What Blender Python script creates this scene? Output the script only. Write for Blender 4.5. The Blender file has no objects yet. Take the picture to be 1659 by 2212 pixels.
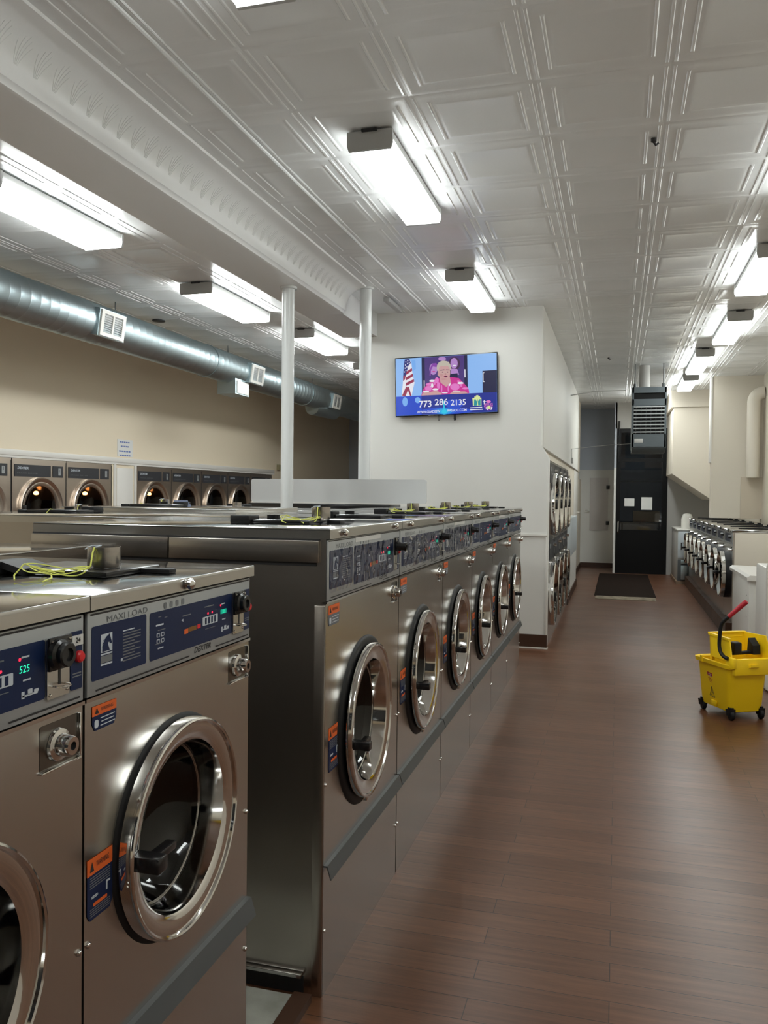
import bpy, bmesh, math, random
from mathutils import Vector, Matrix
random.seed(7)
S = bpy.context.scene
COL = S.collection
PI = math.pi

# ---------------------------------------------------------------- camera, world, exposure
def setup_view():
    yaw, pitch, roll = -0.2755, -0.02086, 0.0110
    fwd = Vector((math.sin(yaw)*math.cos(pitch), math.cos(yaw)*math.cos(pitch), math.sin(pitch)))
    right = Vector((math.cos(yaw), -math.sin(yaw), 0))
    up = right.cross(fwd)
    r = math.cos(roll)*right + math.sin(roll)*up
    u = -math.sin(roll)*right + math.cos(roll)*up
    cd = bpy.data.cameras.new('camera')
    cd.sensor_fit = 'VERTICAL'; cd.sensor_height = 36.0
    cd.lens = 1783.4/2212*36.0
    cd.clip_start = 0.02; cd.clip_end = 100
    c = bpy.data.objects.new('camera', cd); COL.objects.link(c)
    M = Matrix.Identity(4)
    for i in range(3):
        M[i][0] = r[i]; M[i][1] = u[i]; M[i][2] = -fwd[i]
    M[0][3], M[1][3], M[2][3] = 0, 0, 1.5
    c.matrix_world = M
    S.camera = c
    w = bpy.data.worlds.new('World'); S.world = w; w.use_nodes = True
    w.node_tree.nodes['Background'].inputs[0].default_value = (0.012, 0.013, 0.016, 1)
    w.node_tree.nodes['Background'].inputs[1].default_value = 0.3
    S.view_settings.view_transform = 'Standard'
    S.view_settings.look = 'None'
    S.view_settings.gamma = 1.0
    S.view_settings.use_curve_mapping = False
    S.view_settings.exposure = EXPOSURE
LENS_STRENGTH = 9.0          # emission of the fluorescent diffusers
EXPOSURE = 0.8
setup_view()

# ---------------------------------------------------------------- materials
MATS = {}
def mat(name, color, rough=0.5, metal=0.0, spec=0.5, coat=0.0, emit=None, estr=1.0):
    if name in MATS: return MATS[name]
    m = bpy.data.materials.new(name); m.use_nodes = True
    b = m.node_tree.nodes['Principled BSDF']
    b.inputs['Base Color'].default_value = (*color, 1)
    b.inputs['Roughness'].default_value = rough
    b.inputs['Metallic'].default_value = metal
    b.inputs['Specular IOR Level'].default_value = spec
    b.inputs['Coat Weight'].default_value = coat
    if emit:
        b.inputs['Emission Color'].default_value = (*emit, 1)
        b.inputs['Emission Strength'].default_value = estr
    MATS[name] = m
    return m
def brushed(m, scale, lo, hi):
    # fine brushing as a roughness variation only
    nt = m.node_tree; N = nt.nodes; L = nt.links; b = N['Principled BSDF']
    tc = N.new('ShaderNodeTexCoord'); mp = N.new('ShaderNodeMapping'); mp.inputs['Scale'].default_value = scale
    L.new(tc.outputs['Object'], mp.inputs['Vector'])
    nz = N.new('ShaderNodeTexNoise'); nz.inputs['Scale'].default_value = 3.0; nz.inputs['Detail'].default_value = 3
    L.new(mp.outputs[0], nz.inputs['Vector'])
    mr = N.new('ShaderNodeMapRange'); mr.inputs['From Min'].default_value = 0.3; mr.inputs['From Max'].default_value = 0.7
    mr.inputs['To Min'].default_value = lo; mr.inputs['To Max'].default_value = hi
    L.new(nz.outputs['Fac'], mr.inputs['Value']); L.new(mr.outputs[0], b.inputs['Roughness'])
def bump(m, scale=(1, 1, 1), noise=5.0, detail=3.0, strength=0.1, dist=0.01, rough_var=None, coord='Object', col_var=None):
    nt = m.node_tree; N = nt.nodes; L = nt.links
    b = N['Principled BSDF']
    tc = N.new('ShaderNodeTexCoord'); mp = N.new('ShaderNodeMapping')
    mp.inputs['Scale'].default_value = scale
    L.new(tc.outputs[coord], mp.inputs['Vector'])
    nz = N.new('ShaderNodeTexNoise'); nz.inputs['Scale'].default_value = noise; nz.inputs['Detail'].default_value = detail
    L.new(mp.outputs[0], nz.inputs['Vector'])
    bp = N.new('ShaderNodeBump'); bp.inputs['Strength'].default_value = strength; bp.inputs['Distance'].default_value = dist
    L.new(nz.outputs['Fac'], bp.inputs['Height'])
    if b.inputs['Normal'].is_linked:
        L.new(b.inputs['Normal'].links[0].from_socket, bp.inputs['Normal'])
    L.new(bp.outputs[0], b.inputs['Normal'])
    if rough_var:
        mr = N.new('ShaderNodeMapRange')
        mr.inputs['From Min'].default_value = 0.3; mr.inputs['From Max'].default_value = 0.7
        mr.inputs['To Min'].default_value = rough_var[0]; mr.inputs['To Max'].default_value = rough_var[1]
        L.new(nz.outputs['Fac'], mr.inputs['Value']); L.new(mr.outputs[0], b.inputs['Roughness'])
    if col_var:
        cr = N.new('ShaderNodeMix'); cr.data_type = 'RGBA'
        cr.inputs['A'].default_value = (*col_var[0], 1); cr.inputs['B'].default_value = (*col_var[1], 1)
        L.new(nz.outputs['Fac'], cr.inputs['Factor']); L.new(cr.outputs['Result'], b.inputs['Base Color'])
    return m

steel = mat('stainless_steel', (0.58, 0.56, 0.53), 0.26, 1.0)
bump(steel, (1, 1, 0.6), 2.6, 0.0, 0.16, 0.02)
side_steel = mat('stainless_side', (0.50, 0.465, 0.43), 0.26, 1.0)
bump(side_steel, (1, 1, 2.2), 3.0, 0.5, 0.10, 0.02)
lid_steel = mat('stainless_lid', (0.52, 0.52, 0.51), 0.10, 1.0)
bump(lid_steel, (1, 1, 1), 2.5, 0.0, 0.02, 0.01)
bronze_steel = mat('warm_stainless', (0.68, 0.59, 0.51), 0.3, 1.0)
chrome = mat('chrome', (0.74, 0.73, 0.71), 0.07, 1.0)
galv = mat('galvanised_duct', (0.46, 0.545, 0.575), 0.42, 1.0)
black = mat('black_rubber', (0.007, 0.007, 0.008), 0.5, spec=0.3)
black_gloss = mat('black_plastic', (0.012, 0.012, 0.013), 0.22)
charcoal = mat('charcoal_rail', (0.075, 0.082, 0.085), 0.45)
panel_silver = mat('silver_panel', (0.40, 0.42, 0.43), 0.42, 0.55)
navy = mat('navy_overlay', (0.008, 0.019, 0.066), 0.34, spec=0.25)
greyblue_ov = mat('faded_overlay', (0.13, 0.15, 0.18), 0.3)
ink_white = mat('white_ink', (0.55, 0.6, 0.66), 0.5)
ink_grey = mat('grey_ink', (0.17, 0.18, 0.19), 0.5)
ink_dark = mat('dark_ink', (0.02, 0.02, 0.022), 0.5)
orange = mat('orange_sticker', (0.75, 0.13, 0.02), 0.5)
red_btn = mat('red_button', (0.70, 0.02, 0.025), 0.35)
led_green = mat('green_led', (0.0, 0.05, 0.03), 0.5, emit=(0.02, 0.75, 0.38), estr=0.9)
led_dim = mat('dim_green_led', (0.0, 0.09, 0.06), 0.5, emit=(0.0, 0.30, 0.2), estr=0.5)
led_red = mat('red_led', (0.1, 0, 0), 0.5, emit=(1.0, 0.02, 0.06), estr=1.0)
amber = mat('amber_buttons', (0.20, 0.09, 0.01), 0.5)
white_st = mat('white_sticker', (0.62, 0.62, 0.60), 0.5)
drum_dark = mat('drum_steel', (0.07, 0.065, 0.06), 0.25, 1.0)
yellow_cord = mat('yellow_cord', (0.72, 0.74, 0.14), 0.6)
wall_white = mat('wall_white', (0.71, 0.70, 0.665), 0.55); bump(wall_white, (1, 1, 1), 60, 3, 0.04, 0.003)
wall_cream = mat('wall_cream', (0.79, 0.69, 0.53), 0.55); bump(wall_cream, (1, 1, 1), 50, 3, 0.04, 0.003)
wall_beige = mat('wall_beige', (0.70, 0.64, 0.54), 0.55); bump(wall_beige, (1, 1, 1), 50, 3, 0.04, 0.003)
wall_blue = mat('wall_blue_grey', (0.46, 0.495, 0.55), 0.6)
wall_grey = mat('wall_grey', (0.42, 0.41, 0.39), 0.6)
ceil_white = mat('tin_ceiling_paint', (0.80, 0.81, 0.81), 0.27, spec=0.6)
bump(ceil_white, (1, 1, 1), 70, 2, 0.08, 0.003)
bump(ceil_white, (1, 1, 1), 5, 1, 0.08, 0.02)
beam_white = mat('beam_paint', (0.80, 0.80, 0.795), 0.33); bump(beam_white, (1, 1, 1), 70, 2, 0.08, 0.003)
post_white = mat('post_paint', (0.74, 0.76, 0.76), 0.25)
white_paint = mat('white_enamel', (0.72, 0.70, 0.66), 0.35)
white_plastic = mat('white_plastic', (0.70, 0.685, 0.64), 0.4)
fixture_metal = mat('fixture_metal', (0.45, 0.45, 0.44), 0.45)
LAMP = (0.945, 1.0, 0.985)
lens_mat = mat('lit_diffuser', (0.9, 0.9, 0.9), 0.5, emit=LAMP, estr=LENS_STRENGTH*0.8)
lens_left = mat('lit_diffuser_left', (0.9, 0.9, 0.9), 0.5, emit=LAMP, estr=LENS_STRENGTH*1.9)
lens_right = mat('lit_diffuser_right', (0.9, 0.9, 0.9), 0.5, emit=LAMP, estr=LENS_STRENGTH*1.15)
lens_fill = mat('added_fill_diffuser', (0.9, 0.9, 0.9), 0.5, emit=LAMP, estr=LENS_STRENGTH*2.0)  # stronger glow for the added fixture behind the heater
brown_base = mat('brown_vinyl_base', (0.055, 0.025, 0.014), 0.4)
tan_base = mat('tan_base', (0.25, 0.17, 0.11), 0.5)
concrete = mat('concrete', (0.30, 0.30, 0.26), 0.8); bump(concrete, (1, 1, 1), 9, 5, 0.3, 0.01, col_var=((0.12, 0.12, 0.10), (0.45, 0.45, 0.40)))
mat_dark = mat('door_mat_pile', (0.020, 0.013, 0.010), 0.95, spec=0.08); bump(mat_dark, (1, 1, 1), 200, 2, 0.5, 0.01)
mat_edge = mat('door_mat_edge', (0.22, 0.18, 0.13), 0.9, spec=0.1); bump(mat_edge, (1, 1, 1), 11, 2, 0.3, 0.01, col_var=((0.05, 0.035, 0.02), (0.42, 0.36, 0.27)))
heater_blue = mat('heater_grey', (0.12, 0.145, 0.16), 0.4)
heater_slat = mat('heater_slat', (0.52, 0.54, 0.55), 0.4)
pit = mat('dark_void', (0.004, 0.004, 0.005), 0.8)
bucket_yellow = mat('bucket_yellow', (1.0, 0.67, 0.008), 0.4)
bucket_red = mat('bucket_red', (0.45, 0.015, 0.03), 0.45)
black_frame = mat('black_door_frame', (0.004, 0.004, 0.0045), 0.45, spec=0.2)
paper = mat('paper', (0.72, 0.72, 0.70), 0.7)
blue_ink = mat('blue_ink', (0.10, 0.16, 0.42), 0.6)
cardboard = mat('cardboard', (0.50, 0.38, 0.24), 0.7)
blue_cloth = mat('blue_cloth', (0.20, 0.24, 0.36), 0.9)
lightblue = mat('pale_blue_enamel', (0.60, 0.66, 0.70), 0.35)
pink_door = mat('pinkish_door_paint', (0.60, 0.565, 0.55), 0.5)

def glass_mat(name, tint, gloss_rough=0.03, ior=1.45):
    m = bpy.data.materials.new(name); m.use_nodes = True
    nt = m.node_tree; N = nt.nodes; L = nt.links
    N.remove(N['Principled BSDF'])
    tr = N.new('ShaderNodeBsdfTransparent'); tr.inputs[0].default_value = (*tint, 1)
    gl = N.new('ShaderNodeBsdfGlossy'); gl.inputs['Roughness'].default_value = gloss_rough
    f0 = ((ior-1)/(ior+1))**2
    lw = N.new('ShaderNodeLayerWeight'); lw.inputs['Blend'].default_value = 0.5
    pw = N.new('ShaderNodeMath'); pw.operation = 'POWER'; pw.inputs[1].default_value = 5.0
    fr = N.new('ShaderNodeMath'); fr.operation = 'MULTIPLY_ADD'; fr.inputs[1].default_value = 1-f0; fr.inputs[2].default_value = f0
    L.new(lw.outputs['Facing'], pw.inputs[0]); L.new(pw.outputs[0], fr.inputs[0])
    mx = N.new('ShaderNodeMixShader')
    L.new(fr.outputs[0], mx.inputs[0]); L.new(tr.outputs[0], mx.inputs[1]); L.new(gl.outputs[0], mx.inputs[2])
    L.new(mx.outputs[0], N['Material Output'].inputs[0])
    return m
dark_glass = glass_mat('washer_door_glass', (0.60, 0.60, 0.60), 0.03, 1.6)
dryer_glass = glass_mat('dryer_door_glass', (0.50, 0.42, 0.35), 0.04, 1.7)
black_glass = glass_mat('black_door_glass', (0.55, 0.56, 0.58), 0.02, 1.6)
night_glass = glass_mat('night_window_glass', (0.9, 0.9, 0.9), 0.02, 1.45)
film = glass_mat('plastic_film', (0.94, 0.95, 0.97), 0.06, 1.55)
def film_bump(m):
    nt = m.node_tree; N = nt.nodes; L = nt.links
    tc = N.new('ShaderNodeTexCoord'); nz = N.new('ShaderNodeTexNoise'); nz.inputs['Scale'].default_value = 18; nz.inputs['Detail'].default_value = 1
    L.new(tc.outputs['Object'], nz.inputs['Vector'])
    bp = N.new('ShaderNodeBump'); bp.inputs['Strength'].default_value = 0.6; bp.inputs['Distance'].default_value = 0.03
    L.new(nz.outputs['Fac'], bp.inputs['Height'])
    for n in N:
        if n.type in ('BSDF_GLOSSY', 'LAYER_WEIGHT'): L.new(bp.outputs[0], n.inputs['Normal'])
film_bump(film)

def perforated():
    m = mat('perforated_drum_glints', (0.13, 0.10, 0.08), 0.4, 0.0)
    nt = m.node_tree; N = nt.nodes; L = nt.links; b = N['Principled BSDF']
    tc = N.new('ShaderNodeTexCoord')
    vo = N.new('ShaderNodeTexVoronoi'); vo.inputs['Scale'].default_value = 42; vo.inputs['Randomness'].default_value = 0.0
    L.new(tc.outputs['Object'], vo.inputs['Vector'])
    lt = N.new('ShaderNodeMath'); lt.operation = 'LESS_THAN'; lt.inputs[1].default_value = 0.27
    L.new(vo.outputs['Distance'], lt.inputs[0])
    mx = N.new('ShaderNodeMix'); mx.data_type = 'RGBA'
    mx.inputs['A'].default_value = (0.045, 0.032, 0.022, 1); mx.inputs['B'].default_value = (0.95, 0.85, 0.7, 1)  # pale dots paint the glints of the drum dimples into the colour
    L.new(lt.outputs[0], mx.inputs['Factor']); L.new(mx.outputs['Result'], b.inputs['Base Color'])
    return m
perf = perforated()

def floor_mat():
    m = mat('wood_floor', (0.12, 0.06, 0.035), 0.28, spec=0.42)
    nt = m.node_tree; N = nt.nodes; L = nt.links; b = N['Principled BSDF']
    tc = N.new('ShaderNodeTexCoord')
    br = N.new('ShaderNodeTexBrick')
    br.inputs['Color1'].default_value = (0.098, 0.040, 0.019, 1); br.inputs['Color2'].default_value = (0.138, 0.060, 0.031, 1)
    br.inputs['Mortar'].default_value = (0.03, 0.014, 0.008, 1)
    br.inputs['Scale'].default_value = 1; br.inputs['Brick Width'].default_value = 1.1; br.inputs['Row Height'].default_value = 0.105
    br.inputs['Mortar Size'].default_value = 0.0018; br.inputs['Mortar Smooth'].default_value = 0.3; br.offset = 0.37
    L.new(tc.outputs['Object'], br.inputs['Vector'])
    mp = N.new('ShaderNodeMapping'); mp.inputs['Scale'].default_value = (1.6, 22, 1)
    L.new(tc.outputs['Object'], mp.inputs['Vector'])
    nz = N.new('ShaderNodeTexNoise'); nz.inputs['Scale'].default_value = 2.2; nz.inputs['Detail'].default_value = 6; nz.inputs['Roughness'].default_value = 0.65
    L.new(mp.outputs[0], nz.inputs['Vector'])
    mr = N.new('ShaderNodeMapRange'); mr.inputs['From Min'].default_value = 0.3; mr.inputs['From Max'].default_value = 0.72
    mr.inputs['To Min'].default_value = 0.72; mr.inputs['To Max'].default_value = 1.32
    L.new(nz.outputs['Fac'], mr.inputs['Value'])
    mx = N.new('ShaderNodeMix'); mx.data_type = 'RGBA'; mx.blend_type = 'MULTIPLY'; mx.inputs['Factor'].default_value = 1
    L.new(br.outputs['Color'], mx.inputs['A']); L.new(mr.outputs[0], mx.inputs['B'])
    L.new(mx.outputs['Result'], b.inputs['Base Color'])
    n2 = N.new('ShaderNodeTexNoise'); n2.inputs['Scale'].default_value = 2.3; n2.inputs['Detail'].default_value = 3
    L.new(tc.outputs['Object'], n2.inputs['Vector'])
    m2 = N.new('ShaderNodeMapRange'); m2.inputs['To Min'].default_value = 0.28; m2.inputs['To Max'].default_value = 0.38
    L.new(n2.outputs['Fac'], m2.inputs['Value']); L.new(m2.outputs[0], b.inputs['Roughness'])
    bp = N.new('ShaderNodeBump'); bp.inputs['Strength'].default_value = 0.06; bp.inputs['Distance'].default_value = 0.002
    L.new(nz.outputs['Fac'], bp.inputs['Height'])
    b2 = N.new('ShaderNodeBump'); b2.inputs['Strength'].default_value = 0.25; b2.inputs['Distance'].default_value = 0.003; b2.invert = True
    L.new(br.outputs['Fac'], b2.inputs['Height']); L.new(bp.outputs[0], b2.inputs['Normal'])
    L.new(b2.outputs[0], b.inputs['Normal'])
    return m
wood = floor_mat()

# ---------------------------------------------------------------- mesh builder
TXT = {}
def text_geo(s, bold=0.0):
    key = (s, bold)
    if key in TXT: return TXT[key]
    cu = bpy.data.curves.new('txt', 'FONT'); cu.body = s; cu.size = 1.0; cu.resolution_u = 3
    cu.align_x = 'CENTER'; cu.align_y = 'CENTER'; cu.offset = bold
    o = bpy.data.objects.new('txt', cu)
    me = o.to_mesh()
    vs = [(v.co.x, v.co.y) for v in me.vertices]; fs = [tuple(p.vertices) for p in me.polygons]
    o.to_mesh_clear(); bpy.data.objects.remove(o); bpy.data.curves.remove(cu)
    if vs:
        xs = [v[0] for v in vs]; w = max(xs)-min(xs)
    else: w = 1
    TXT[key] = (vs, fs, w)
    return TXT[key]

class MB:
    def __init__(s): s.v = []; s.f = []; s.m = []; s.mats = []
    def mi(s, m):
        if m not in s.mats: s.mats.append(m)
        return s.mats.index(m)
    def add(s, vs, fs, m):
        o = len(s.v); s.v += [tuple(v) for v in vs]
        k = s.mi(m)
        for f in fs: s.f.append(tuple(i+o for i in f)); s.m.append(k)
        return s
    def box(s, a, b, m, bev=0.0, seg=2):
        x0, y0, z0 = a; x1, y1, z1 = b
        vs = [(x0,y0,z0),(x1,y0,z0),(x1,y1,z0),(x0,y1,z0),(x0,y0,z1),(x1,y0,z1),(x1,y1,z1),(x0,y1,z1)]
        fs = [(3,2,1,0),(4,5,6,7),(0,1,5,4),(1,2,6,5),(2,3,7,6),(3,0,4,7)]
        if bev <= 0: return s.add(vs, fs, m)
        bm = bmesh.new()
        vv = [bm.verts.new(v) for v in vs]
        for f in fs: bm.faces.new([vv[i] for i in f])
        bmesh.ops.bevel(bm, geom=bm.edges[:], offset=bev, segments=seg, affect='EDGES', profile=0.5)
        bm.verts.index_update()
        r = s.add([v.co[:] for v in bm.verts], [[v.index for v in f.verts] for f in bm.faces], m)
        bm.free(); return r
    def quad(s, pts, m): return s.add(pts, [tuple(range(len(pts)))], m)
    def prism(s, pts, vec, m):
        n = len(pts); v = Vector(vec)
        vs = [Vector(p) for p in pts] + [Vector(p)+v for p in pts]
        fs = [tuple(range(n)), tuple(range(2*n-1, n-1, -1))] + [(i, (i+1) % n, (i+1) % n+n, i+n) for i in range(n)]
        return s.add(vs, fs, m)
    def lathe(s, prof, c, m, axis=(1, 0, 0), n=48, M=None):
        a = Vector(axis).normalized()
        e1 = Vector((0, 0, 1)) if abs(a.z) < 0.9 else Vector((1, 0, 0))
        e1 = (e1 - a*a.dot(e1)).normalized(); e2 = a.cross(e1)
        c = Vector(c); ms = m if isinstance(m, list) else [m]*(len(prof)-1)
        rows = []; vs = []
        for r, h in prof:
            if r < 1e-6:
                rows.append([len(vs)]); vs.append(c+a*h)
            else:
                st = len(vs); rows.append(list(range(st, st+n)))
                for i in range(n):
                    t = 2*PI*i/n; vs.append(c+a*h+e1*(r*math.cos(t))+e2*(r*math.sin(t)))
        if M is not None: vs = [M @ v for v in vs]
        o = len(s.v); s.v += [tuple(v) for v in vs]
        for k in range(len(rows)-1):
            A, B = rows[k], rows[k+1]; q = s.mi(ms[k])
            for i in range(n):
                j = (i+1) % n
                if len(A) == 1 and len(B) == 1: break
                if len(A) == 1: f = (A[0], B[j], B[i])
                elif len(B) == 1: f = (A[i], A[j], B[0])
                else: f = (A[i], A[j], B[j], B[i])
                s.f.append(tuple(x+o for x in f)); s.m.append(q)
        return s
    def cyl(s, p0, p1, r, m, n=16, r1=None):
        p0 = Vector(p0); p1 = Vector(p1); h = (p1-p0).length
        r1 = r if r1 is None else r1
        return s.lathe([(0, 0), (r, 0), (r1, h), (0, h)], p0, m, (p1-p0), n)
    def tube(s, path, r, m, n=8, closed=False):
        P = [Vector(p) for p in path]; k = len(P); vs = []; fs = []
        prev = None
        for i in range(k):
            if closed: t = P[(i+1) % k]-P[i-1]
            else: t = P[min(i+1, k-1)]-P[max(i-1, 0)]
            t.normalize()
            e = Vector((0, 0, 1)) if prev is None else prev
            e = e - t*t.dot(e)
            if e.length < 1e-4: e = Vector((1, 0, 0)) - t*t.x
            e.normalize(); prev = e; g = t.cross(e)
            rr = r[i] if isinstance(r, (list, tuple)) else r
            for j in range(n):
                a = 2*PI*j/n; vs.append(P[i]+e*(rr*math.cos(a))+g*(rr*math.sin(a)))
        for i in range(k if closed else k-1):
            for j in range(n):
                A = i*n; B = ((i+1) % k)*n
                fs.append((A+j, A+(j+1) % n, B+(j+1) % n, B+j))
        if not closed:
            fs.append(tuple(range(n))); fs.append(tuple(range((k-1)*n, k*n)))
        return s.add(vs, fs, m)
    def plate(s, o, ux, uy, w, h, m, r=0.0, t=0.0, seg=4):
        # rounded rectangle centred at o in the plane (ux, uy), with thickness t along ux x uy
        o = Vector(o); ux = Vector(ux).normalized(); uy = Vector(uy).normalized(); nn = ux.cross(uy)
        pts = []
        if r <= 0: pts = [(-w/2, -h/2), (w/2, -h/2), (w/2, h/2), (-w/2, h/2)]
        else:
            for cx, cy, a0 in ((w/2-r, -h/2+r, -90), (w/2-r, h/2-r, 0), (-w/2+r, h/2-r, 90), (-w/2+r, -h/2+r, 180)):
                for i in range(seg+1):
                    a = math.radians(a0+90*i/seg); pts.append((cx+r*math.cos(a), cy+r*math.sin(a)))
        P = [o+ux*x+uy*y for x, y in pts]
        if t == 0: return s.quad(P, m)
        return s.prism(P, nn*t, m)
    def text(s, body, o, ux, uy, size, m, shear=0.0, bold=0.0, width=None):
        vs, fs, w = text_geo(body, bold)
        if not vs: return s
        o = Vector(o); ux = Vector(ux).normalized(); uy = Vector(uy).normalized()
        sx = size if width is None else width/w
        return s.add([o+ux*(x*sx+shear*y*size)+uy*(y*size) for x, y in vs], fs, m)
    def build(s, name, parent=None, angle=35):
        me = bpy.data.meshes.new(name)
        me.from_pydata(s.v, [], s.f)
        for m in s.mats: me.materials.append(m)
        me.polygons.foreach_set('material_index', s.m)
        me.update()
        bm = bmesh.new(); bm.from_mesh(me)
        bmesh.ops.recalc_face_normals(bm, faces=bm.faces[:])
        bm.to_mesh(me); bm.free()
        me.shade_smooth(); me.set_sharp_from_angle(angle=math.radians(angle))
        o = bpy.data.objects.new(name, me); COL.objects.link(o)
        if parent: o.parent = parent
        return o

def thing(name, label, cat, loc=(0, 0, 0), rz=0.0, group=None):
    o = bpy.data.objects.new(name, None); COL.objects.link(o)
    o.empty_display_size = 0.1
    o.location = loc; o.rotation_euler = (0, 0, rz)
    o['label'] = label; o['category'] = cat
    if group: o['group'] = group
    return o
def tag(o, label, cat, group=None):
    o['label'] = label; o['category'] = cat
    if group: o['group'] = group
    return o
def struct(o): o['kind'] = 'structure'; return o
KIDS = {}
def copy_tree(o, loc, rz, label, group=None):
    def rec(x, par):
        c = x.copy(); COL.objects.link(c)
        if par: c.parent = par
        for ch in list(x.children): rec(ch, c)
        return c
    r = rec(o, None)
    r.location = loc; r.rotation_euler = (0, 0, rz); r['label'] = label
    if group: r['group'] = group
    return r

CEIL = 3.373
XL, XR, YF, YB = -6.0, 2.1, -2.6, 18.2

# ================================================================ SETTING
def boxs(name, *boxes):
    mb = MB()
    for a, b, m in boxes: mb.box(a, b, m)
    return struct(mb.build(name))
boxs('floor', ((XL-1.2, YF-0.2, -0.1), (XR+0.2, YB+0.2, 0.0), wood))

def ceiling():
    mb = MB()
    T = 0.5845
    x0 = -0.976-0.31+T/2+0.0
    rings = [(0.0, 0.0), (0.006, -0.0015), (0.030, -0.0015), (0.040, 0.0), (0.092, 0.0), (0.102, -0.0035), (0.112, -0.0035), (0.128, 0.001)]
    xs_start = -0.976; nx0 = -int((xs_start-(XL))/T)-1; nx1 = int((XR-xs_start)/T)+1
    ny0 = int((YF-3.796)/T)-1; ny1 = int((YB-3.796)/T)+1
    for i in range(nx0, nx1+1):
        for j in range(ny0, ny1+1):
            ax0 = max(xs_start+i*T, XL-0.1); ax1 = min(xs_start+(i+1)*T, XR+0.1)
            ay0 = 3.796+j*T; ay1 = ay0+T
            if ax1-ax0 < 0.05: continue
            # the plain border zone beside the beam
            cxm = (ax0+ax1)/2
            if -3.05 < cxm < -1.9 or ax1-ax0 < 0.3:
                mb.quad([(ax0, ay0, CEIL), (ax0, ay1, CEIL), (ax1, ay1, CEIL), (ax1, ay0, CEIL)], ceil_white); continue
            vs = []; fs = []
            for ins, dz in rings:
                vs += [(ax0+ins, ay0+ins, CEIL+dz*0.75), (ax1-ins, ay0+ins, CEIL+dz*0.75), (ax1-ins, ay1-ins, CEIL+dz*0.75), (ax0+ins, ay1-ins, CEIL+dz*0.75)]
            for k in range(len(rings)-1):
                for q in range(4):
                    a = k*4+q; b = k*4+(q+1) % 4
                    fs.append((a, b, b+4, a+4))
            k = (len(rings)-1)*4; fs.append((k, k+1, k+2, k+3))
            mb.add(vs, fs, ceil_white)
            # pressed mouldings along both long sides of each tile
            for sx, x0_ in ((1, ax0), (-1, ax1)):
                for off, hw_, hh_, gap in ((0.018, 0.009, 0.0045, 0.012), (0.078, 0.009, 0.0045, 0.078)):
                    xc = x0_+sx*off; ya, yb = ay0+gap, ay1-gap
                    pr = [(-hw_, 0.0), (-hw_*0.5, -hh_), (hw_*0.5, -hh_), (hw_, 0.0)]
                    v2 = [(xc+px, ya, CEIL+pz) for px, pz in pr]+[(xc+px, yb, CEIL+pz) for px, pz in pr]
                    v2[1] = (v2[1][0], ya+0.012, v2[1][2]); v2[2] = (v2[2][0], ya+0.012, v2[2][2])
                    v2[5] = (v2[5][0], yb-0.012, v2[5][2]); v2[6] = (v2[6][0], yb-0.012, v2[6][2])
                    mb.add(v2, [(0, 1, 5, 4), (1, 2, 6, 5), (2, 3, 7, 6), (0, 1, 2, 3), (4, 5, 6, 7)], ceil_white)
    for bx in (-1.885, -3.05):                      # beaded border strips beside the beam
        n = int((YB-YF)/0.05)
        mb.tube([(bx, YF, CEIL-0.002), (bx, YB, CEIL-0.002)], 0.012, ceil_white, 8)
        mb.tube([(bx+0.035, YF, CEIL), (bx+0.035, YB, CEIL)], 0.006, ceil_white, 6)
    mb.box((XL-1.2, YF-0.2, CEIL+0.03), (XR+0.2, YB+0.2, CEIL+0.12), ceil_white)
    return struct(mb.build('ceiling', angle=25))
ceiling()

def beam():
    mb = MB()
    prof = [(-2.2, CEIL), (-2.205, CEIL-0.012), (-2.235, CEIL-0.016)]
    for k in range(1, 11):
        a = PI/2*k/10
        prof.append((-2.235-0.165*math.sin(a), CEIL-0.016-0.175*(1-math.cos(a))))
    prof += [(-2.40, 3.168), (-2.415, 3.16), (-2.42, 3.145), (-2.435, 3.14), (-2.80, 3.14), (-2.80, CEIL)]
    mb.prism([(x, YF, z) for x, z in prof], (0, 7.15-YF, 0), beam_white)
    mb.prism([(-2.43, 7.15, 3.14), (-2.80, 7.15, 3.14), (-2.80, 7.15, CEIL), (-2.43, 7.15, CEIL)], (0, 1.1, 0), beam_white)
    # pressed leaf ornament along the upper half of the cove
    for k in range(int((7.1-YF)/0.12)):
        y = YF+0.06+k*0.12
        for dy, dl in ((-0.032, 0.7), (-0.016, 0.9), (0, 1.0), (0.016, 0.9), (0.032, 0.7)):
            pts = []
            for t in range(5):
                a = PI/2*(0.80-0.5*t/4*dl)
                pts.append((-2.235-0.1645*math.sin(a), y+dy*(0.3+t/4), CEIL-0.016-0.1745*(1-math.cos(a))))
            mb.tube(pts, [0.001, 0.0018, 0.0022, 0.0018, 0.001], beam_white, 5)
    return struct(mb.build('trim_1', angle=50))
beam()

# left wall with the dryer openings
boxs('wall_left', ((XL-0.12, YF, 1.86), (XL, YB, CEIL+0.02), wall_cream), ((XL-0.12, YF, 0), (XL, 4.50, 1.86), wall_cream),
     ((XL-0.12, 8.885, 0), (XL, 9.42, 1.86), wall_cream), ((XL-0.12, 13.765, 0), (XL, YB, 1.86), wall_cream))
mb = MB()
mb.box((XL, 4.4, 1.865), (XL+0.02, 13.85, 1.925), white_paint, 0.004)
mb.box((XL, 4.4, 1.84), (XL+0.012, 13.85, 1.866), white_paint)
struct(mb.build('trim_2'))
mb = MB()
mb.box((XL, 8.91, 0.0), (XL+0.012, 8.96, 1.84), white_paint); mb.box((XL, 9.36, 0.0), (XL+0.012, 9.41, 1.84), white_paint)
mb.box((XL, 8.98, 0.05), (XL+0.006, 9.34, 1.80), white_paint, 0.002)
struct(mb.build('trim_3'))
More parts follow.
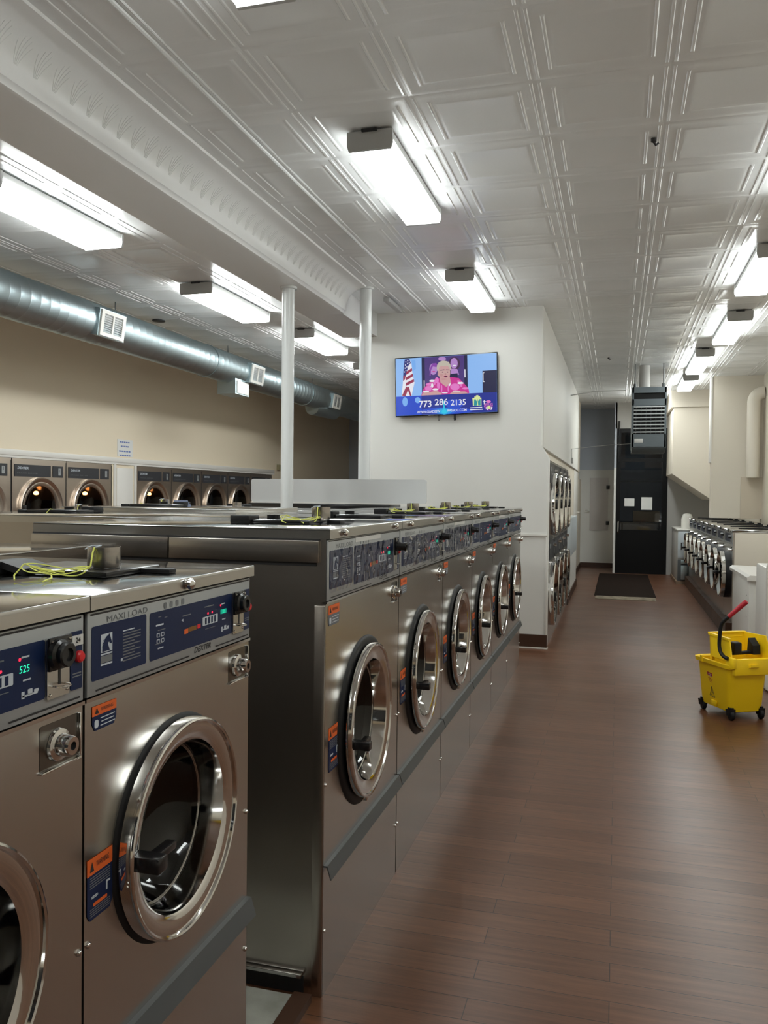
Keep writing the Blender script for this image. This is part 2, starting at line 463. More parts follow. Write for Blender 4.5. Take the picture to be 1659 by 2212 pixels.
boxs('wall_back', ((XL-0.1, YB, 2.08), (XR+0.1, YB+0.1, CEIL+0.02), wall_blue), ((-2.6, YB, 0), (XR+0.1, YB+0.1, 2.08), wall_white), ((XL-0.1, YB, 0), (-2.6, YB+0.1, 2.08), wall_blue),
     ((0.93, 17.0, 0), (XR, 17.1, CEIL), wall_grey), ((-0.06, 17.0, 2.86), (0.93, 17.1, CEIL), wall_grey), ((-0.075, 17.0, 0), (-0.03, YB, 2.08), wall_white), ((-0.075, 17.0, 2.08), (-0.03, YB, CEIL), wall_blue))
boxs('wall_right', ((XR, YF, 0), (XR+0.1, YB, CEIL), wall_beige))
boxs('wall_front', ((XL, YF-0.1, 0), (XR, YF, 0.45), wall_cream), ((XL, YF-0.1, 2.75), (XR, YF, CEIL), wall_cream), ((XL, YF-0.1, 0.45), (XL+0.15, YF, 2.75), wall_cream), ((XR-0.15, YF-0.1, 0.45), (XR, YF, 2.75), wall_cream))
wd = MB()
for x in (-5.85, -4.3, -2.75, -1.2, 0.35, 1.89): wd.box((x, YF-0.08, 0.45), (x+0.06, YF-0.02, 2.75), black_frame)
wd.box((-5.85, YF-0.08, 0.45), (1.95, YF-0.02, 0.51), black_frame); wd.box((-5.85, YF-0.08, 2.69), (1.95, YF-0.02, 2.75), black_frame)
wd = struct(wd.build('window_1'))
MB().box((-5.84, YF-0.055, 0.46), (1.94, YF-0.045, 2.74), night_glass).build('pane', wd)
# partition that carries the television, and the soffit behind it
mb = MB()
mb.prism([(-2.5, 8.25, 0), (-0.66, 8.25, 0), (-0.66, 8.25, 1.885), (-0.735, 8.25, 2.005), (-0.73, 8.25, CEIL), (-2.5, 8.25, CEIL)], (0, 0.2, 0), wall_white)
mb.box((-2.5, 8.45, 2.0), (-0.73, 16.0, CEIL), wall_white)
mb.box((-2.5, 16.0, 2.0), (-0.745, 17.15, CEIL), wall_beige)
struct(mb.build('wall_partition'))
boxs('wall_hall', ((-2.5, 8.45, 1.87), (-0.76, 17.1, 1.999), wall_beige), ((-2.5, 11.66, 0), (-0.76, YB, 1.87), wall_beige), ((-0.76, 11.66, 0), (-0.66, 14.3, 0.62), wall_white))
mb = MB()
mb.box((-1.8, 8.235, 1.105), (-0.655, 8.25, 1.13), white_paint, 0.003)
mb.box((-0.674, 8.238, 0.13), (-0.655, 8.252, 1.105), white_paint, 0.003)
struct(mb.build('trim_4'))
boxs('baseboard_partition', ((-2.5, 8.225, 0.012), (-0.648, 8.25, 0.135), brown_base), ((-2.5, 8.21, 0), (-0.64, 8.25, 0.012), white_paint))
boxs('baseboard_hall', ((-0.66, 11.66, 0), (-0.645, 14.31, 0.12), brown_base), ((-0.76, 14.3, 0), (-0.645, 14.312, 0.12), brown_base), ((-0.76, 14.32, 0), (-0.745, YB, 0.1), brown_base))
boxs('baseboard_back', ((-0.745, YB-0.015, 0), (-0.08, YB, 0.10), brown_base))
boxs('baseboard_left', ((XL, 13.77, 0), (XL+0.015, YB, 0.1), brown_base), ((XL, YF, 0), (XL+0.015, 4.5, 0.1), brown_base))
# wall return, panel and stair-like hood on the right
boxs('wall_return', ((1.375, 13.6, 1.20), (XR, 13.75, CEIL), wall_beige))
boxs('lit_return_edge', ((1.352, 13.585, 2.05), (1.376, 13.77, CEIL), white_paint))  # white strip paints the lit end of the wall return
boxs('trim_6', ((1.80, 13.57, 1.20), (XR, 13.6, 1.83), mat('panel_tan', (0.60, 0.52, 0.41), 0.55)))
mb = MB()
mb.prism([(0.905, 15.25, 1.925), (0.915, 15.25, 3.08), (1.56, 15.25, 3.08), (1.56, 15.25, 1.475)], (0, 1.75, 0), wall_beige)
mb.prism([(0.87, 15.22, 3.08), (0.87, 15.22, CEIL), (1.56, 15.22, CEIL), (1.56, 15.22, 3.08)], (0, 1.78, 0), wall_beige)
struct(mb.build('wall_hood'))
boxs('floor_pad', ((-2.9, -0.4, 0.0), (-0.90, 2.25, 0.02), concrete))
boxs('trim_7', ((-0.90, 1.772, 0.0), (-0.845, 2.26, 0.025), brown_base))

# white service door in the back wall
d = MB()
d.box((-0.57, 18.185, 0.79), (-0.195, 18.2, 1.91), pink_door, 0.003)
dr = struct(d.build('door_1'))
for z in (1.71, 0.95):
    MB().box((-0.235, 18.165, z-0.04), (-0.165, 18.19, z+0.04), black_gloss, 0.006).build('latch', dr)
h = MB(); h.cyl((-0.585, 18.13, 1.21), (-0.585, 18.19, 1.21), 0.014, chrome); h.tube([(-0.585, 18.135, 1.21), (-0.66, 18.135, 1.212)], 0.01, chrome); h.build('lever', dr)
# painted side door in the hall
d = MB(); d.box((-0.76, 15.2, 0.11), (-0.752, 16.6, 1.98), white_paint, 0.002)
dr2 = struct(d.build('door_2'))
h = MB(); h.cyl((-0.752, 16.4, 1.20), (-0.70, 16.4, 1.20), 0.02, chrome); h.tube([(-0.70, 16.4, 1.20), (-0.70, 16.28, 1.2)], 0.012, chrome); h.build('lever', dr2)
MB().box((-0.752, 15.2, 0.80), (-0.735, 15.25, 0.92), black_gloss).build('hinge', dr2)

# black glazed exit door
d = MB()
y0, y1 = 16.985, 17.05
d.box((-0.03, y0, 0.0), (0.05, y1, 2.86), black_frame); d.box((0.83, y0, 0.0), (0.93, y1, 2.86), black_frame)
d.box((0.05, y0, 2.78), (0.83, y1, 2.86), black_frame); d.box((0.05, y0, 2.20), (0.83, y1, 2.27), black_frame)
d.box((0.05, y0, 0.0), (0.83, y1, 0.86), black_frame); d.box((0.05, y0, 1.80), (0.83, y1, 1.83), black_frame)
dr3 = struct(d.build('door_3'))
g = MB(); g.box((0.05, 17.01, 0.86), (0.83, 17.02, 1.80), black_glass); g.box((0.05, 17.01, 1.83), (0.83, 17.02, 2.20), black_glass); g.box((0.05, 17.01, 2.27), (0.83, 17.02, 2.78), black_glass)
g.build('pane', dr3)
h = MB(); h.tube([(0.02, 16.96, 0.80), (0.02, 16.93, 0.84), (0.02, 16.93, 0.98), (0.02, 16.96, 1.02)], 0.012, chrome); h.build('door_handle', dr3)
h = MB(); h.tube([(0.01, 16.95, 2.86), (0.01, 16.95, 3.0)], 0.02, black_gloss); h.box((0.0, 16.94, 2.2), (0.02, 16.985, 2.86), black_gloss); h.build('door_closer', dr3)
for (x, z, w, hh, lab) in ((0.225, 1.405, 0.19, 0.155, 'white paper notice taped to the black door glass, left and lower of the pair'),
                           (0.552, 1.385, 0.205, 0.245, 'larger white paper notice taped to the black door glass, right of the pair')):
    o = MB().box((x-w/2, 17.002, z-hh/2), (x+w/2, 17.0045, z+hh/2), paper).build('paper_notice')
    tag(o, lab, 'notice', 'notices on the black door')
o = MB().box((0.30, 17.04, 1.021), (0.80, 17.3, 1.235), cardboard, 0.004).build('cardboard_box'); tag(o, 'tan cardboard box seen through the glass of the black door', 'box')
o = thing('storage_shelf', 'dark low shelf behind the glass of the black door', 'shelf', (0.44, 17.26, 0))
MB().box((-0.38, -0.22, 0.98), (0.38, 0.22, 1.02), charcoal).build('shelf_board', o)
for sx in (-0.36, 0.33):
    MB().box((sx, -0.2, 0), (sx+0.03, 0.2, 0.98), charcoal).build('leg', o)
o = MB().box((0.42, 17.075, 0.885), (0.62, 17.079, 0.965), paper).build('shelf_card'); tag(o, 'small pale card on the dark shelf edge behind the black door glass', 'card')

# ================================================================ CEILING LIGHTS
def light(x, y, w, L, label, group):
    lm = lens_left if x < -3 else lens_right if x > 0.6 else lens_fill if y > 14.4 else lens_mat
    t = thing('ceiling_light', label, 'light', (x, y, CEIL-0.012), 0, group)
    MB().box((-w/2+0.004, 0.004, -0.045), (w/2-0.004, L-0.004, 0), fixture_metal, 0.003).build('housing', t)
    z0, z1 = -0.046, -0.094
    b = 0.008
    m = MB()
    m.prism([(-w/2, 0.02, z0), (-w/2, 0.02, z0-0.022), (-w/2+b, 0.02, z1), (w/2-b, 0.02, z1), (w/2, 0.02, z0-0.022), (w/2, 0.02, z0)], (0, L-0.04, 0), lm)
    m.build('diffuser', t)
    for y0 in (0.0, L-0.018):
        m = MB()
        m.prism([(-w/2-0.004, y0, 0), (-w/2-0.004, y0, z0-0.024), (-w/2+b-0.002, y0, z1-0.004), (w/2-b+0.002, y0, z1-0.004), (w/2+0.004, y0, z0-0.024), (w/2+0.004, y0, 0)], (0, 0.018, 0), fixture_metal)
        m.build('end_cap', t)
    MB().box((-0.04, -0.012, -0.008), (0.04, 0.012, 0.006), ink_dark).build('mounting_clip', t)
    return t
G = 'fluorescent ceiling lights'
light(-1.25, 1.57, 0.235, 1.22, 'white lit ceiling light cut off by the top edge of the photo', G)
light(-1.25, 4.07, 0.235, 1.22, 'large lit ceiling light in the middle of the ceiling, above and before the television', G)
light(-1.28, 6.73, 0.235, 1.22, 'lit ceiling light just in front of the top edge of the television wall', G)
light(-3.63, 4.03, 0.31, 1.24, 'lit ceiling light cut off by the left edge of the photo, above the round duct', G)
light(-3.63, 6.62, 0.31, 1.28, 'lit ceiling light left of the nearer white post, second in the left row', G)
light(-3.47, 8.75, 0.31, 1.22, 'lit ceiling light seen between the two white posts, larger one', G)
light(-3.47, 11.15, 0.31, 1.22, 'lit ceiling light farthest in the left row, half hidden by the farther white post', G)
light(1.085, 6.58, 0.26, 1.24, 'lit ceiling light cut off by the right edge of the photo', G)
light(1.14, 8.86, 0.235, 1.38, 'second lit ceiling light from the right edge in the hall row', G)
light(1.02, 11.0, 0.22, 1.6, 'third lit ceiling light of the hall row, second from its far end', G)
light(1.03, 13.2, 0.22, 1.35, 'farthest lit ceiling light of the hall row, beside the hanging heater', G)
light(0.485, 14.7, 0.235, 1.22, 'added fill ceiling light hidden behind the hanging heater, before the black door', G)  # added to brighten the hall end; no such fixture is seen
H = 'added ceiling lights out of view near the viewer'  # unseen fixtures added to raise the overall brightness
for x, y, w in ((-3.63, 1.45, 0.31), (1.085, 4.3, 0.26), (1.085, 2.0, 0.26), (-1.25, -0.95, 0.235), (-3.63, -1.1, 0.31), (1.085, -0.4, 0.26)):
    light(x, y, w, 1.22, 'added unseen ceiling light for brightness, above or behind the viewer', H)

# ================================================================ POSTS, DUCT
def post(x, y, r, top, label):
    m = MB(); m.lathe([(0, 0), (r+0.03, 0), (r+0.03, 0.015), (r, 0.02), (r, top-0.02), (r+0.02, top-0.018), (r+0.02, top), (0, top)], (x, y, 0), post_white, (0, 0, 1), 32)
    return tag(m.build('support_post'), label, 'post')
post(-2.54, 6.128, 0.049, 3.14, 'nearer round white post under the beam, rising from behind the steel washer tops')
post(-2.225, 7.19, 0.054, CEIL, 'farther round white post reaching the ceiling where the beam ends, left of the television')

DX, DZ, DR = -4.8, 3.09, 0.188
def duct():
    t = thing('ventilation_duct', 'long round galvanised spiral duct hanging along the left wall', 'duct', (DX, 0, DZ))
    prof = [(0.0, YF+0.02)]
    y = YF+0.02
    while y < 17.9:
        prof += [(DR, y), (DR, y+0.108), (DR+0.0018, y+0.112), (DR+0.0018, y+0.117), (DR, y+0.121)]
        y += 0.122
    prof.append((0.0, y))
    m = MB(); m.lathe(prof, (0, 0, 0), galv, (0, 1, 0), 32); m.build('pipe', t, 70)
    for y in (4.6, 9.0, 12.2, 15.4):
        m = MB(); m.lathe([(DR+0.002, -0.02), (DR+0.009, -0.02), (DR+0.009, 0.02), (DR+0.002, 0.02)], (0, y, 0), galv, (0, 1, 0), 32); m.build('collar', t)
    for y in (3.2, 7.15, 9.6, 12.6, 15.6):
        m = MB(); m.tube([(0, y, DR), (0, y, CEIL-DZ)], 0.006, charcoal, 6); m.build('hanger_rod', t)
    for yc in (6.80, 10.05, 13.25):
        a = math.radians(8)
        R = Matrix.Rotation(a, 4, 'Y')
        s = MB(); s.box((DR*0.55, yc-0.21, -0.125), (DR+0.018, yc+0.21, 0.125), galv); s.v = [tuple(R @ Vector(v)) for v in s.v]
        sd = s.build('register_saddle', t)
        s = MB()
        x0 = DR+0.018
        for (ya, yb, za, zb) in ((-0.19, 0.19, 0.085, 0.118), (-0.19, 0.19, -0.118, -0.085), (-0.19, -0.145, -0.085, 0.085), (0.145, 0.19, -0.085, 0.085), (-0.012, 0.012, -0.085, 0.085)):
            s.box((x0, yc+ya, za), (x0+0.014, yc+yb, zb), white_paint)
        for k in range(9):
            z = -0.08+k*0.02
            s.box((x0-0.004, yc-0.145, z), (x0+0.006, yc+0.145, z+0.006), heater_slat)
        s.box((x0-0.002, yc-0.145, -0.085), (x0, yc+0.145, 0.085), fixture_metal)
        s.v = [tuple(R @ Vector(v)) for v in s.v]
        s.build('air_register', t)
    b = MB(); b.box((-0.12, 9.55, -0.33), (0.13, 9.95, -0.12), galv); bb = b.build('branch_box', t)
    b = MB(); b.box((0.131, 9.60, -0.315), (0.137, 9.93, -0.16), white_paint); b.build('cover', bb)
    b = MB(); b.lathe([(0.0, 0), (0.13, 0), (0.13, 0.75), (0.11, 0.80), (0, 0.80)], (-0.05, 12.75, -0.16), galv, (0.15, 1, -0.02), 24); b.build('branch_pipe', t)
duct()

# ================================================================ WASHERS
def front_plate(mb, y0, y1, z0, z1, yc, zc, r, m, n=56):
    angs = [2*PI*i/n for i in range(n)]
    for cy, cz in ((y0, z0), (y1, z0), (y1, z1), (y0, z1)): angs.append(math.atan2(cz-zc, cy-yc) % (2*PI))
    angs = sorted(set(round(a, 6) for a in angs)); vs = []; fs = []
    for a in angs:
        c, s = math.cos(a), math.sin(a)
        ts = []
        if c > 1e-9: ts.append((y1-yc)/c)
        if c < -1e-9: ts.append((y0-yc)/c)
        if s > 1e-9: ts.append((z1-zc)/s)
        if s < -1e-9: ts.append((z0-zc)/s)
        t = min(ts)
        vs += [(0, yc+r*c, zc+r*s), (0, yc+t*c, zc+t*s)]
    k = len(angs)
    for i in range(k):
        j = (i+1) % k; fs.append((2*i, 2*i+1, 2*j+1, 2*j))
    mb.add(vs, fs, m)

UY, UZ = (0, 1, 0), (0, 0, 1)
HORSE = [(0.10, 0.05), (0.12, 0.28), (0.20, 0.50), (0.34, 0.74), (0.50, 0.86), (0.64, 0.90), (0.70, 0.99), (0.75, 0.89), (0.80, 0.78), (0.86, 0.62), (0.95, 0.46), (0.90, 0.38), (0.80, 0.42), (0.70, 0.52), (0.60, 0.50), (0.60, 0.38), (0.68, 0.22), (0.74, 0.05)]
def sticker(name, parent, y0, y1, z0, z1, cut, faded, lines=3, art=False):
    m = MB(); x = 0.0012
    zs = z1-(z1-z0)*cut
    dark = greyblue_ov if faded else navy
    c = 0.012
    m.quad([(x, y0, zs), (x, y1, zs), (x, y1, z1), (x, y0, z1)], orange)
    m.quad([(x, y0, z0+c), (x, y0+c*0.6, z0), (x, y1-c*0.6, z0), (x, y1, z0+c), (x, y1, zs), (x, y0, zs)], dark)
    w = y1-y0; h = zs-z0
    m.text('WARNING', (x+0.0006, y0+w*0.6, (z1+zs)/2), UY, UZ, (z1-zs)*0.5, ink_dark, width=w*0.5)
    m.quad([(x+0.0006, y0+w*0.10, zs+(z1-zs)*0.2), (x+0.0006, y0+w*0.26, zs+(z1-zs)*0.2), (x+0.0006, y0+w*0.18, zs+(z1-zs)*0.8)], ink_dark)
    if not art:
        m.plate((x+0.0006, y0+w*0.16, z0+h*0.45), UY, UZ, w*0.16, h*0.55, ink_white, 0.004)
        for k in range(lines):
            z = zs-h*(0.25+0.25*k)
            m.plate((x+0.0006, y0+w*0.62, z), UY, UZ, w*(0.6-0.08*(k % 2)), h*0.07, ink_white)
    else:
        for k in range(5):
            m.plate((x+0.0006, y0+w*0.5, zs-h*(0.06+0.055*k)), UY, UZ, w*0.8, h*0.022, ink_grey)
        m.plate((x+0.0006, y0+w*0.28, z0+h*0.50), UY, UZ, w*0.28, h*0.06, ink_white, 0.003)
        m.plate((x+0.0006, y0+w*0.76, z0+h*0.56), UY, UZ, w*0.06, h*0.22, ink_white)
        m.plate((x+0.0006, y0+w*0.84, z0+h*0.64), UY, UZ, w*0.12, h*0.05, ink_white)
        m.plate((x+0.0006, y0+w*0.5, z0+h*0.32), UY, UZ, w*0.55, h*0.08, orange, 0.002)
        for k in range(4):
            m.plate((x+0.0006, y0+w*0.5, z0+h*(0.24-0.05*k)), UY, UZ, w*0.8, h*0.02, ink_grey)
    return m.build(name, parent)

SPEC = {
 'big': dict(w=0.842, d=1.02, top=1.398, lid=0.031, p0=1.183, p1=1.364, yc=-0.028, zc=0.737, R=0.257, zr=0.372, tilt=1.0,
             ov=((-0.402, -0.178, 1.216, 1.331), (-0.166, 0.322, 1.208, 1.332)), coin=(0.330, 0.372, 1.212, 1.336), strip=(0.376, 0.402, 1.212, 1.336),
             box=(0.318, 0.388, 1.090, 1.165), st1=(-0.400, -0.300, 1.105, 1.166), st2=(-0.388, -0.290, 0.660, 0.795), bolts=(0.634, 0.195), knob=0.040),
 'small': dict(w=0.618, d=0.73, top=1.333, lid=0.025, p0=1.165, p1=1.303, yc=-0.021, zc=0.853, R=0.206, zr=0.532, tilt=0.0,
             ov=((-0.296, -0.133, 1.189, 1.279), (-0.122, 0.213, 1.189, 1.278)), coin=(0.214, 0.266, 1.186, 1.279), strip=(0.271, 0.300, 1.187, 1.279),
             box=(0.205, 0.299, 1.078, 1.147), st1=(-0.290, -0.222, 1.105, 1.146), st2=(-0.302, -0.232, 0.793, 0.896), bolts=(0.757, 0.433), knob=0.021),
}
def make_washer(kind, label, group, loc, rz=0.0, number=None):
    P = SPEC[kind]; w, d, top = P['w'], P['d'], P['top']; hw = w/2; big = kind == 'big'
    t = thing('washing_machine', label, 'washing machine', loc, rz, group)
    zl = top-P['lid']
    # cabinet
    m = MB()
    y0, y1 = -hw, hw; zb = 0.0
    yc, zc, R = P['yc'], P['zc'], P['R']
    front_plate(m, y0+0.001, y1-0.001, zb, P['p0']-0.006, yc, zc, R*0.93, steel)
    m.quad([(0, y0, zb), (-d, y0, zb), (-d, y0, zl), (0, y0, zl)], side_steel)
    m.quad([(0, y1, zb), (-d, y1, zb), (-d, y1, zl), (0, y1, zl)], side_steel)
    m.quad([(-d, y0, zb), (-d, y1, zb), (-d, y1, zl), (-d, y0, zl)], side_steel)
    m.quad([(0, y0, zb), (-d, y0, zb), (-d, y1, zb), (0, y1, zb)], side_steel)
    m.quad([(-0.006, y0, P['p0']-0.01), (-0.006, y1, P['p0']-0.01), (-0.006, y1, zl), (-0.006, y0, zl)], ink_dark)
    m.box((-0.012, y0, P['p0']-0.008), (0.004, y1, P['p0']-0.002), chrome)
    m.build('cabinet', t)
    # lid
    m = MB(); m.box((-d, -hw-0.001, zl), (0.012, hw+0.001, top-0.006), steel)
    e = 0.004
    ring = lambda q, z: [(-d+q, -hw-0.001+q, z), (0.012-q, -hw-0.001+q, z), (0.012-q, hw+0.001-q, z), (-d+q, hw+0.001-q, z)]
    vs = ring(0, top-0.006)+ring(0, top-0.003)+ring(0.0012, top-0.0008)+ring(0.004, top)
    m.add(vs, [(4*k+i, 4*k+(i+1) % 4, 4*k+4+(i+1) % 4, 4*k+4+i) for k in range(3) for i in range(4)]+[(12, 13, 14, 15)], lid_steel)
    ld = m.build('lid', t)
    for yb in ((-0.30, 0.31) if big else (0.0,)):
        b = MB(); b.lathe([(0.008, 0), (0.008, 0.004), (0.0115, 0.005), (0.0105, 0.011), (0.004, 0.016), (0, 0.017)], (0.012, yb, (zl+top)/2), chrome, n=14); b.build('bolt', ld)
    # soap dispenser cover on the lid
    m = MB()
    if big:
        m.box((-0.43, -0.17, top), (-0.15, 0.03, top+0.014), black_gloss, 0.004); m.box((-0.43, -0.185, top), (-0.36, -0.10, top+0.028), black, 0.004)
        m.box((-0.14, -0.03, top), (-0.09, 0.02, top+0.012), black, 0.003)
        m.cyl((-0.33, -0.05, top+0.012), (-0.33, -0.05, top+0.028), 0.022, black, 14)
    else:
        m.box((-0.36, -0.075, top), (-0.12, 0.12, top+0.012), black_gloss, 0.004); m.box((-0.39, -0.10, top), (-0.35, 0.0, top+0.026), black, 0.004)
        m.prism([(-0.35, -0.09, top+0.026), (-0.30, -0.09, top+0.013), (-0.30, -0.0, top+0.013), (-0.35, -0.0, top+0.026)], (0, 0, -0.013), black)
        m.box((-0.13, 0.045, top), (-0.055, 0.075, top+0.010), black, 0.003)
    m.build('dispenser_cover', t)
    # control panel
    p0, p1 = P['p0'], P['p1']
    m = MB(); m.box((-0.004, -hw+0.003, p0), (0.003, hw-0.003, p1), panel_silver, 0.0015)
    x = 0.0036
    m.plate((x, 0, p1-0.004), UY, UZ, w-0.02, 0.003, ink_dark)
    m.plate((x, -hw*0.42, p0+0.0075), UY, UZ, w*0.50, 0.003, ink_dark); m.plate((x, hw*0.70, p0+0.0075), UY, UZ, w*0.26, 0.003, ink_dark)
    lh = (p1-p0)
    m.text('DEXTER', (x, 0.13*w if not big else 0.185, p0+lh*0.105), UY, UZ, lh*0.115, ink_dark, shear=0.3, bold=0.02, width=w*0.115)
    for k in range(4):
        m.plate((x, -hw*0.22+k*0.022*w/0.62, p1-lh*0.125), UY, UZ, 0.010, 0.012, ink_grey, 0.003)
    m.text('MAXI LOAD', (x, -hw*0.62, p1-lh*0.125), UY, UZ, lh*0.11, ink_grey, width=w*0.20)
    cp = m.build('control_panel', t)
    # left overlay with the horse emblem and instructions
    a0, a1, b0, b1 = P['ov'][0]; ow, oh = a1-a0, b1-b0
    m = MB(); x = 0.0036
    m.plate((x, (a0+a1)/2, (b0+b1)/2), UY, UZ, ow, oh, navy, 0.005)
    x2 = x+0.0006; x3 = x+0.0012
    ey, ez, ew, eh = a0+ow*0.15, b0+oh*0.48, ow*0.20, oh*0.34
    m.plate((x2, ey+ew/2, ez+eh/2), UY, UZ, ew, eh, ink_white, 0.001)
    m.quad([(x3, ey+ew*px, ez+eh*pz) for px, pz in HORSE], navy)
    for k in range(3):
        m.quad([(x3, ey+ew*(0.04+0.05*k), ez+eh*(0.30+0.16*k)), (x3, ey+ew*(0.16+0.05*k), ez+eh*(0.34+0.16*k)), (x3, ey+ew*(0.16+0.05*k), ez+eh*(0.40+0.16*k))], navy)
    m.plate((x2, ey+ew/2, ez-oh*0.035), UY, UZ, ew, oh*0.03, ink_white)
    m.plate((x2, ey+ew/2, ez-oh*0.13), UY, UZ, ew, oh*0.13, ink_grey)
    m.plate((x2, ey+ew/2, ez-oh*0.225), UY, UZ, ew, oh*0.035, ink_white)
    for k in range(11):
        z = b1-oh*(0.22+0.058*k)
        lw = ow*(0.34 if k not in (0, 4, 6, 8) else 0.22)
        m.plate((x2, a0+ow*0.54+lw/2, z), UY, UZ, lw, oh*0.022, ink_grey if k else ink_white)
    m.plate((x2, a0+ow*0.52, b0+oh*0.235), UY, UZ, ow*0.035, oh*0.05, ink_white)
    m.build('instruction_overlay', cp)
    # right overlay with display
    a0, a1, b0, b1 = P['ov'][1]; ow, oh = a1-a0, b1-b0
    m = MB()
    m.plate((x, (a0+a1)/2, (b0+b1)/2), UY, UZ, ow, oh, navy, 0.005)
    Yc = lambda f: a0+ow*f
    Zc = lambda f: b1-oh*f
    for (f, g, fw, fh) in ((0.10, 0.12, 0.03, 0.02), (0.165, 0.16, 0.03, 0.02), (0.10, 0.29, 0.08, 0.035), (0.12, 0.40, 0.08, 0.02), (0.09, 0.68, 0.08, 0.02), (0.11, 0.78, 0.06, 0.03), (0.40, 0.24, 0.1, 0.025), (0.68, 0.17, 0.12, 0.025), (0.70, 0.83-0.14, 0.14, 0.015), (0.87, 0.20, 0.05, 0.03), (0.88, 0.58, 0.05, 0.03)):
        m.plate((x2, Yc(f), Zc(g)), UY, UZ, ow*fw, oh*fh, ink_grey if fh < 0.03 else ink_white)
    for q in range(2):
        for r_ in range(2):
            m.plate((x2, Yc(0.085+0.045*q), Zc(0.50+0.13*r_)), UY, UZ, ow*0.035, oh*0.09, ink_white, 0.002)
            m.plate((x3, Yc(0.085+0.045*q), Zc(0.50+0.13*r_)), UY, UZ, ow*0.020, oh*0.055, navy)
    m.quad([(x2, Yc(0.335), Zc(0.32)), (x2, Yc(0.36), Zc(0.30)), (x2, Yc(0.36), Zc(0.37))], ink_white)
    m.plate((x2, Yc(0.395), Zc(0.60)), UY, UZ, ow*0.045, oh*0.11, orange, 0.001)
    m.plate((x2, Yc(0.47), Zc(0.58)), UY, UZ, ow*0.10, oh*0.10, amber, 0.001)
    m.plate((x2, Yc(0.55), Zc(0.57)), UY, UZ, ow*0.04, oh*0.10, red_btn, 0.001)
    m.plate((x2, Yc(0.695), Zc(0.50)), UY, UZ, ow*0.20, oh*0.20, ink_white, 0.002)
    for q in range(4):
        m.plate((x3, Yc(0.635+0.04*q), Zc(0.50)), UY, UZ, ow*0.020, oh*0.15, navy)
    for f in (0.665, 0.72):
        m.plate((x2, Yc(f), Zc(0.335)), UY, UZ, ow*0.018, oh*0.05, led_red, 0.002)
    m.plate((x2, Yc(0.835), Zc(0.225)), UY, UZ, ow*0.016, oh*0.05, led_red, 0.002)
    if number: m.text('525', (x2, Yc(0.865), Zc(0.40)), UY, UZ, oh*0.17, led_green, shear=0.1)
    else: m.plate((x2, Yc(0.875), Zc(0.39)), UY, UZ, ow*0.085, oh*0.11, led_dim, 0.001); m.text('525', (x3, Yc(0.875), Zc(0.39)), UY, UZ, oh*0.10, led_green, shear=0.1)
    for k, (f, g, fw, fh) in enumerate(((0.855, 0.82, 0.02, 0.12), (0.90, 0.79, 0.03, 0.09), (0.94, 0.80, 0.03, 0.05), (0.90, 0.84, 0.10, 0.03))):
        m.plate((x2, Yc(f), Zc(g)), UY, UZ, ow*fw, oh*fh, ink_white, 0.001)
    m.build('display_overlay', cp)
    # coin slot
    a0, a1, b0, b1 = P['coin']
    m = MB(); m.plate((x, (a0+a1)/2, (b0+b1)/2), UY, UZ, a1-a0, b1-b0, steel, 0.002, 0.003)
    zs = b0+(b1-b0)*0.46
    m.box((x+0.003, a0, zs), (x+0.008, a1, b1), black_gloss, 0.001)
    m.plate((x+0.0036, (a0+a1)/2+0.002, b0+(b1-b0)*0.33), UY, UZ, 0.005, (b1-b0)*0.25, ink_dark)
    for yb, zb_ in ((a0+0.006, b1-0.006), (a1-0.006, b1-0.006), (a0+0.006, b0+0.006), (a1-0.006, b0+0.008)):
        m.lathe([(0.0028, 0), (0.002, 0.002), (0, 0.0025)], (x+(0.008 if zb_ > zs else 0.003), yb, zb_), chrome, n=8)
    cs = m.build('coin_slot', cp)
    kr = (a1-a0)*0.43; kl = P['knob']
    m = MB(); m.lathe([(kr*1.05, 0), (kr, kl*0.35), (kr*0.8, kl*0.5), (kr*0.86, kl*0.9), (kr*0.75, kl), (kr*0.45, kl), (kr*0.4, kl*0.8), (0, kl*0.8)], (x+0.008, (a0+a1)/2-0.009, zs+(b1-zs)*0.5), black_gloss, n=24); m.build('knob', cs)
    m = MB(); m.tube([(x+0.004+0.016*math.sin(PI*k/8), (a0+a1)/2+0.003-0.014*math.cos(PI*k/8), b0+(b1-b0)*0.19) for k in range(9)], 0.0016, chrome, 6); m.build('coin_return_lip', cs)
    a0, a1, b0, b1 = P['strip']
    m = MB(); m.plate((x, (a0+a1)/2, (b0+b1)/2), UY, UZ, a1-a0, b1-b0, navy, 0.003, 0.0015)
    for k in range(2): m.plate((x+0.0022, (a0+a1)/2, b0+(b1-b0)*(0.28-0.05*k)), UY, UZ, (a1-a0)*0.75, 0.002, ink_grey)
    st = m.build('payment_strip', cp)
    m = MB(); m.lathe([(0.0095, 0), (0.0095, 0.005), (0.007, 0.008), (0, 0.009)], (x+0.0015, (a0+a1)/2+0.004, b0+(b1-b0)*0.56), red_btn, n=20); m.build('red_button', st)
    if number:
        m = MB(); m.box((x+0.0015, a0+0.001, b1-0.022), (x+0.004, a1-0.001, b1-0.006), white_st); m.text(number, (x+0.0046, (a0+a1)/2, b1-0.014), UY, UZ, 0.012, ink_dark, bold=0.02); m.build('number_label', st)
    # cash box
    a0, a1, b0, b1 = P['box']
    m = MB(); m.plate((0.0006, (a0+a1)/2, (b0+b1)/2), UY, UZ, a1-a0, b1-b0, mat('shaded_cash_box_steel', (0.20, 0.19, 0.175), 0.25, 1.0), 0.004)  # plate darkened to stand for the recess and its dark reflection
    e = 0.0035
    m.box((0, a0, b0-e), (0.006, a1, b0), chrome, 0.001); m.box((0, a1-e, b0), (0.005, a1, b1), chrome, 0.001)
    bx = m.build('cash_box', t)
